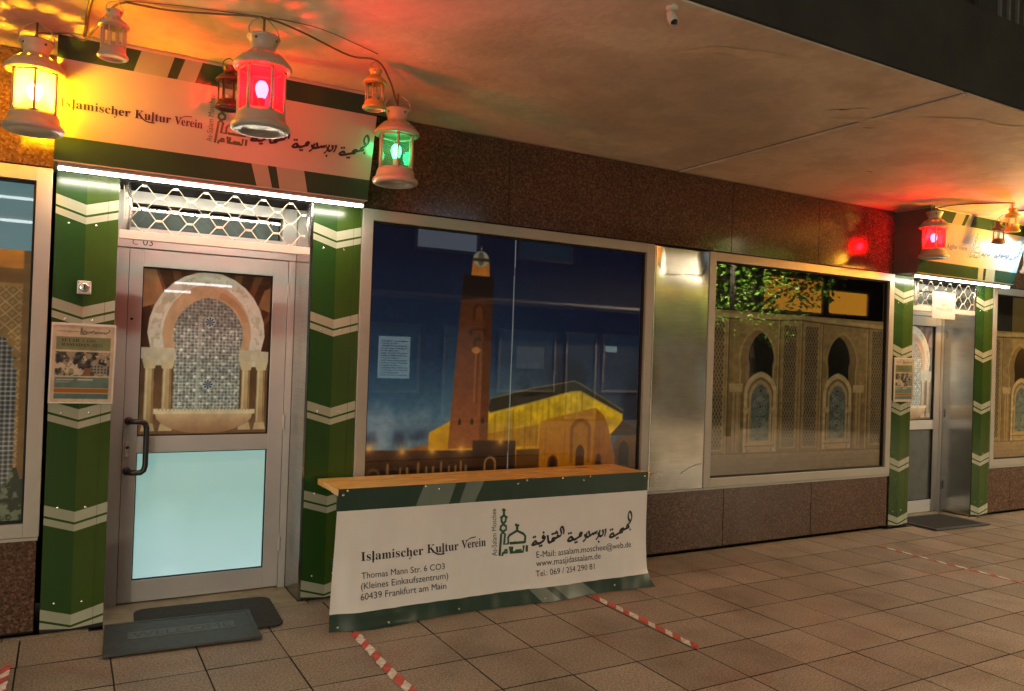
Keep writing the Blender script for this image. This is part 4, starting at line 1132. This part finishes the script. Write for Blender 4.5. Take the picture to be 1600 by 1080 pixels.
e.build('ribs', plain('dark_mat_ribs', (.02, .021, .02), .8), m3)
e = MB(); e.box(-.39, .43, -.283, -.262, .0122, .0145); e.box(-.39, -.368, -.262, .262, .0122, .0145); e.build('rim', M['rubber_lite'], m3)

def tape(x, y0, y1, w, label, red, seed, wob=.006):
    r = random.Random(seed); mb = MB()
    y = y0; L = .085; i = 0
    ev = lambda yy, s: x + s * w / 2 + wob * math.sin(yy * 9 + seed) + .0025 * math.sin(yy * 61 + s + seed) + .002 * r.uniform(-1, 1)
    sk = w * 1.3
    while y > y1:
        ln = L * r.uniform(.75, 1.15); yb = max(y - ln, y1)
        gap = False
        if not gap:
            n_ = 4; A = []; B = []; jx = r.uniform(-.003, .003)
            for q in range(n_ + 1):
                yy = y + (yb - y) * q / n_
                A.append((ev(yy, -1) + jx, yy - sk * .5, .0035)); B.append((ev(yy, 1) + jx, yy + sk * .5, .0035))
            mb.add(A + B, [(q, q + 1, n_ + 1 + q + 1, n_ + 1 + q) for q in range(n_)], 1 if (i % 2 == (0 if red else 9)) else 0)
        y = yb - (.012 if gap else .0005); i += 1
    ob = mb.build('floor_tape', [M['tape_white'], M['tape_red']])
    tag(ob, label, 'tape', 'tape marks on the paving')
tape(1.462, -.665, -1.9, .052, 'torn red and white floor tape running from the left end of the banner', True, 3, .004)
tape(3.112, -.655, -1.66, .050, 'red and white floor tape starting under the right end of the banner', True, 5, .003)
tape(6.318, -.50, -1.70, .040, 'faded whitish floor tape on the paving before the far door', True, 8, .006)
tape(-.205, -.44, -1.5, .060, 'red and white floor tape at the left edge below the granite plinth', True, 11, .004)
# ================================================================ LANTERNS
def lantern(loc, k, label, metal, pane, bulb=None, sides=6, rz=0.0, bulb_scale=1.0):
    r = empty('lantern', loc, label, 'lantern', 'lanterns hung from the canopy', rz)
    sc = lambda pr: [(a * k, z * k) for a, z in pr]
    m = M[metal]
    MB().lathe(sc([(.0001, .012), (.086, .012), (.090, .003), (.118, .0), (.130, .006), (.134, .018), (.130, .03), (.116, .042), (.112, .058), (.108, .078), (.104, .086), (.0001, .086)]), 36).build('base', m, r)
    hole = lambda i, q: i == 6 and q % 4 == 1
    ro = MB().lathe(sc([(.100, .288), (.112, .286), (.130, .290), (.134, .300), (.128, .312), (.108, .334), (.098, .345), (.084, .357), (.070, .366), (.058, .374)]), 48, skip=hole)
    roof = ro.build('roof', m, r)
    ch = MB().lathe(sc([(.058, .374), (.054, .385), (.062, .408), (.073, .432), (.076, .437), (.073, .443), (.056, .447), (.0001, .449)]), 36).build('chimney', m, roof)
    for q in range(4):
        vn = MB(); a = q * math.pi / 2 + .6; x, y = .0675 * math.cos(a) * k, .0675 * math.sin(a) * k
        vn.lathe([(.0001, -.0012), (.007 * k, -.0012), (.0072 * k, .001), (.0001, .0016)], 8, 0, (0, 0, 0)); nv = 8 * 4
        for idx in range(len(vn.v) - nv, len(vn.v)):
            px, py, pz = vn.v[idx]
            ux, uy = -math.sin(a), math.cos(a)
            vn.v[idx] = (x + ux * px + math.cos(a) * pz, y + uy * px + math.sin(a) * pz, .42 * k + py)
        vn.build('vent_hole', M['black_metal'], roof)
    R = .102 * k; cg = MB()
    ang = [2 * math.pi * (q + .5) / sides for q in range(sides)]
    for a in ang:
        x, y = R * math.cos(a), R * math.sin(a)
        cg.tube([(x, y, .085 * k), (x, y, .290 * k)], .0075 * k, 6)
    for z in (.0905, .284):
        for q in range(sides):
            a, b_ = ang[q], ang[(q + 1) % sides]
            cg.tube([(R * math.cos(a), R * math.sin(a), z * k), (R * math.cos(b_), R * math.sin(b_), z * k)], .0055 * k, 6)
    cg.build('cage', m, r)
    for q in range(sides):
        a, b_ = ang[q], ang[(q + 1) % sides]; R2 = R * .985
        pa_ = Vector((R2 * math.cos(a), R2 * math.sin(a), 0)); pb_ = Vector((R2 * math.cos(b_), R2 * math.sin(b_), 0))
        d = (pb_ - pa_).normalized() * .006 * k; pa_ += d; pb_ -= d
        nrm = Vector((pa_.x + pb_.x, pa_.y + pb_.y, 0)).normalized() * .0012 * k
        z0, z1 = Vector((0, 0, .095 * k)), Vector((0, 0, .280 * k))
        MB().poly([tuple(pa_ + z0), tuple(pb_ + z0), tuple(pb_ + z1), tuple(pa_ + z1)]).build('glass_pane', M[pane], r)
    h = MB()
    for s in (-1, 1):
        h.tube([(s * .070 * k, 0, .425 * k), (s * .074 * k, 0, .47 * k), (s * .060 * k, 0, .50 * k), (s * .020 * k, 0, .528 * k), (0, 0, .535 * k)], .0035 * max(k, .6), 6)
    h.build('handle', m, r)
    if bulb:
        bz = .11; q = bulb_scale
        MB().lathe([(.0001, bz), (.013, bz), (.016, bz + .028), (.016, bz + .045)], 16).build('socket', M['plastic'], r)
        MB().lathe([(.015, bz + .045), (.024 * q, bz + .065), (.030 * q, bz + .088), (.027 * q, bz + .108), (.016 * q, bz + .124), (.0001, bz + .129)], 20).build('bulb', M[bulb], r)
        hd2 = MB().tube([(0, 0, .449), (0, 0, .535)], .006, 6); hd2.build('lead', M['cable'], r)
    else:
        MB().lathe([(.0001, .087 * k), (.030 * k, .087 * k), (.030 * k, .15 * k), (.0001, .152 * k)], 14).build('candle', M['paper'], r)
    return r
lantern((-.167, -.45, 2.592), 1, 'large cream lantern glowing yellow at the left edge of the near sign', 'lantern_white', 'pane_yellow', 'bulb_yellow', rz=.03, bulb_scale=1.15)
lantern((.758, -1.16, 2.588), 1, 'large cream lantern glowing red in front of the near sign', 'lantern_white', 'pane_red', 'bulb_red', rz=.25)
lantern((1.660, -.55, 2.566), 1, 'large cream lantern glowing green at the right edge of the near sign', 'lantern_white', 'pane_clear', 'bulb_green', rz=-.26)
lantern((7.130, -.402, 2.628), 1, 'large cream lantern glowing red beside the far sign', 'lantern_white', 'pane_red', 'bulb_red', rz=.2)
lantern((.145, -.956, 2.862), .485, 'small unlit jar lantern with clear round glass, near the pole above the near sign', 'lantern_white', 'pane_clear', None, 10, .2)
lantern((1.371, -.969, 2.852), .47, 'small unlit brass lantern between the red and the green lantern', 'lantern_gold', 'pane_clear', None, 6, .5)
lantern((.700, -.62, 2.818), .50, 'small dark lantern half hidden behind the large red lantern', 'lantern_dark', 'pane_clear', None, 6, .3)
lantern((7.850, -.60, 2.822), .47, 'small dark bronze lantern in front of the far sign', 'lantern_dark', 'pane_clear', None, 6, .1)
lantern((7.545, -.890, 2.868), .485, 'small brass lantern nearest the right edge above the far sign', 'lantern_gold', 'pane_clear', None, 6, .4)
# further lanterns of the same string beyond the right edge of the picture
lantern((8.62, -.55, 2.60), 1, 'large cream lantern glowing bluish white beyond the far sign', 'lantern_white', 'pane_clear', 'bulb_white', rz=.2)
lantern((7.98, -1.12, 2.60), 1, 'large cream lantern glowing yellow in front of the far sign', 'lantern_white', 'pane_yellow', 'bulb_amber', rz=.4, bulb_scale=1.1)

def spline3(p, n=6):
    out = []
    for i in range(len(p) - 1):
        a, b_, c, d = p[max(i - 1, 0)], p[i], p[i + 1], p[min(i + 2, len(p) - 1)]
        for k in range(n):
            t_ = k / n
            out.append(tuple(.5 * (2 * b_[j] + (c[j] - a[j]) * t_ + (2 * a[j] - 5 * b_[j] + 4 * c[j] - d[j]) * t_ * t_ + (3 * b_[j] - a[j] - 3 * c[j] + d[j]) * t_ ** 3) for j in range(3)))
    out.append(p[-1]); return out
def cable(pts, r, label, name='cable'):
    o = MB().tube(spline3(pts), r, 8).build(name, M['cable'])
    tag(o, label, 'cable', 'cables under the canopy')
cable([(-.167, -.45, 3.03), (-.167, -.44, 3.075), (-.10, -.42, 3.10), (-.03, -.50, 3.085), (.03, -.62, 3.03), (.075, -.72, 3.06), (.14, -.90, 3.113), (.19, -.98, 3.119)], .005, 'brown cable sagging from the yellow lantern to the small jar lantern')
cable([(.19, -.98, 3.119), (.36, -1.0, 3.118), (.56, -1.08, 3.12), (.755, -1.165, 3.118), (.94, -1.11, 3.116), (1.23, -.955, 3.112), (1.38, -.965, 3.112), (1.52, -.78, 3.09), (1.62, -.60, 3.07), (1.66, -.55, 3.035)], .005, 'brown cable clipped along the ceiling from red to green lantern')
cable([(.78, -1.17, 3.124), (1.02, -1.18, 3.123), (1.36, -1.03, 3.123)], .0025, 'thin string stretched along the ceiling beside the red lantern')
cable([(.19, -.98, 3.124), (.40, -1.06, 3.126), (.60, -1.12, 3.124), (.75, -1.17, 3.122)], .0022, 'thin string along the ceiling between jar lantern and red lantern')
cable([(.035, -.40, 3.124), (.040, -.55, 3.122), (.043, -.75, 3.122), (.055, -1.0, 3.122), (.06, -1.3, 3.122), (.06, -2.2, 3.122)], .0085, 'dark supply cable running across the ceiling to the near sign')
cable([(7.13, -.402, 3.10), (7.16, -.50, 3.118), (7.23, -.70, 3.118), (7.43, -.93, 3.116), (7.55, -.90, 3.118), (7.85, -.75, 3.116), (7.98, -1.12, 3.117), (8.62, -.55, 3.114), (9.5, -.8, 3.118)], .0055, 'brown cable along the ceiling by the far sign')
cable([(7.85, -.75, 3.116), (7.85, -.63, 3.09), (7.85, -.60, 3.066)], .003, 'short cord holding the small dark lantern at the far sign')
c = empty('security_camera', (2.245, -2.287, 3.129), 'small pale camera mounted under the outer edge of the canopy', 'camera')
MB().lathe([(.0001, 0), (.028, 0), (.028, -.012), (.02, -.02), (.0001, -.02)], 20).build('mount', M['plastic'], c)
b_ = MB(); b_.tube([(0, .01, -.018), (.0, .0, -.05), (-.01, -.03, -.082)], [.019, .021, .021], 18); b_.build('body', M['plastic'], c)
l_ = MB(); l_.tube([(-.010, -.03, -.082), (-.0103, -.031, -.0835)], .0155, 16); l_.build('lens', M['black_metal'], c)

# ================================================================ ACROSS THE YARD (behind the camera, mirrored in the glass)
ob = empty('office_building', (0, -11, 0), 'dark two-storey building with lit windows across the yard', 'building')
dw = plain('dark_render', (.06, .058, .055), .85, var=.2, scale=2)
MB().box(-16, 30, -.6, -.02, 0, 9).build('wall', dw, ob)
MB().box(-16, 30, .0, 1.2, 2.70, 2.76).build('canopy', plain('pale_concrete_canopy', (.3, .29, .27), .8), ob)
teal = emit('dim_teal_window', (.07, .18, .20), .16); warm_fill = emit('lit_warm_window', (1.0, .88, .69), 3.0); orange = emit('lit_orange_window', (1.0, .40, .03), 1.2); pale = emit('lit_pale_window', (.75, .85, 1.0), .35); pap = emit('backlit_paper', (.7, .95, .95), .7); tubem = emit('fluorescent_tube', (.9, 1.0, 1.0), 4.0)
def owin(x0, x1, z0, z1, mat, name='window'):
    f = MB(); w = .06
    f.box(x0 - w, x0, -.02, .05, z0 - w, z1 + w); f.box(x1, x1 + w, -.02, .05, z0 - w, z1 + w); f.box(x0, x1, -.02, .05, z1, z1 + w); f.box(x0, x1, -.02, .05, z0 - w, z0)
    o = f.build(name, M['alu'], ob)
    MB().box(x0, x1, -.018, .0, z0, z1).build('pane', mat, o)
    return o
w_ = owin(5.62, 6.68, .72, 2.10, teal); pb = MB().box(5.80, 6.52, .003, .008, .97, 1.87).build('paper', pap, w_)  # papers here carry emission so that they show in the mirroring glass
mb = MB()
for k in range(15): mb.box(5.86, 6.46 - .2 * (k % 3 == 1), .009, .0095, 1.03 + .052 * k, 1.045 + .052 * k)
mb.build('lines', M['ink'], w_)
owin(7.35, 8.2, .1, 2.12, teal); w_ = owin(8.75, 10.2, .75, 2.1, teal); MB().box(9.18, 9.94, .003, .008, 1.24, 1.75).build('paper', emit('dim_paper', (.5, .6, .6), .2), w_)
owin(10.6, 11.4, .1, 2.1, teal); w_ = owin(11.7, 13.3, .75, 2.1, teal); MB().box(11.75, 12.1, .003, .008, 1.7, 1.85).build('paper', pap, w_)
owin(6.6, 8.05, 3.85, 4.75, pale); owin(9.2, 10.6, 3.85, 4.75, teal)
owin(17.2, 19.65, 3.1, 4.05, orange); owin(19.95, 21.75, 3.12, 3.8, orange)
owin(12.9, 15.2, 3.5, 4.25, emit('lit_amber_window', (1.0, .42, .03), .9))  # added glowing pane, only there to give the steel panel an orange reflection
owin(14.0, 16.6, .7, 2.2, emit('dim_orange_window', (1.0, .5, .12), .08))
for x0 in (-15, -12, -9, -6): owin(x0, x0 + 2.7, .5, 2.6, warm_fill)  # unseen glowing windows added to fill the shop front with warm light
for a, b2, z in ((1.55, 2.0, 2.52), (1.72, 2.72, 2.68), (-2.3, -.45, 3.82), (-2.3, -.45, 3.45)):
    r = empty('tube_light', (a, -10.0, z), 'lit fluorescent tube across the yard', 'light', 'fluorescent tubes across the yard')
    MB().box(0, b2 - a, -.04, .04, .035, .07).build('housing', M['alu'], r)
    MB().tube([(0, 0, 0), (b2 - a, 0, 0)], .022, 8).build('tube', tubem, r)
# tree lit by a street lamp
tr = empty('tree', (14.2, -8.6, 0), 'leafy green tree lit by a street lamp across the yard', 'tree')
tk = MB(); tk.tube([(0, 0, 0), (.05, .02, 1.2), (-.03, .05, 2.3), (.1, 0, 3.4), (.05, .1, 4.6)], [.16, .13, .11, .08, .03], 10)
for k in range(9):
    a = k * 2.4; z = 2.0 + .25 * k
    tk.tube([(0, .02, z), (.6 * math.cos(a), .6 * math.sin(a), z + .45), (1.3 * math.cos(a + .2), 1.3 * math.sin(a + .2), z + .75)], [.05, .03, .012], 6)
tk.build('trunk', plain('bark', (.09, .07, .05), .9, var=.3, scale=20), tr)
lv = MB(); rr = random.Random(4)
for k in range(230):
    a = rr.uniform(0, 6.28); q = rr.random() ** .5 * 1.75; z = rr.uniform(2.1, 5.4)
    if q > 1.9 * math.sin(min(1, (z - 1.8) / 3.9) * 3.0) + .25: continue
    cx, cy = q * math.cos(a), q * math.sin(a)
    for n2 in range(26):
        p = Vector((cx + rr.gauss(0, .16), cy + rr.gauss(0, .16), z + rr.gauss(0, .14)))
        u_ = Vector((rr.gauss(0, 1), rr.gauss(0, 1), rr.gauss(0, .6))).normalized(); v_ = u_.cross(Vector((rr.gauss(0, 1), rr.gauss(0, 1), rr.gauss(0, 1)))).normalized()
        L_ = rr.uniform(.045, .085)
        lv.poly([tuple(p - u_ * L_), tuple(p + v_ * L_ * .5), tuple(p + u_ * L_), tuple(p - v_ * L_ * .5)])
lv.build('crown', plain('green_leaf', (.13, .30, .03), .5, var=.35, scale=6), tr)
def street_lamp(x, y, label, energy):
    r = empty('street_lamp', (x, y, 0), label, 'street lamp', 'street lamps across the yard')
    MB().tube([(0, 0, 0), (0, 0, 2.4), (0, 0, 4.7)], [.07, .055, .045], 12).build('pole', M['dark_concrete'], r)
    MB().lathe([(.04, 4.7), (.22, 4.72), (.24, 4.78), (.10, 4.9), (.0001, 4.93)], 20).build('lamp_head', M['dark_concrete'], r)
    MB().lathe([(.0001, 4.62), (.12, 4.63), (.19, 4.715)], 20).build('lens', emit('street_lamp_lens', (1.0, .78, .45), 12), r)
    ld = bpy.data.lights.new('street_lamp_light', 'SPOT'); ld.energy = energy; ld.color = (1.0, .80, .55); ld.shadow_soft_size = .15; ld.spot_size = math.radians(165); ld.spot_blend = .6
    lo_ = bpy.data.objects.new('lamp_light', ld); COL.objects.link(lo_); lo_.parent = r; lo_.location = (0, 0, 4.55)
street_lamp(12.2, -7.2, 'street lamp standing beside the tree across the yard', 1900)
street_lamp(-3.5, -8.0, 'street lamp standing in the yard opposite the near door', 700)  # second lamp, added as fill light for yard and shop front
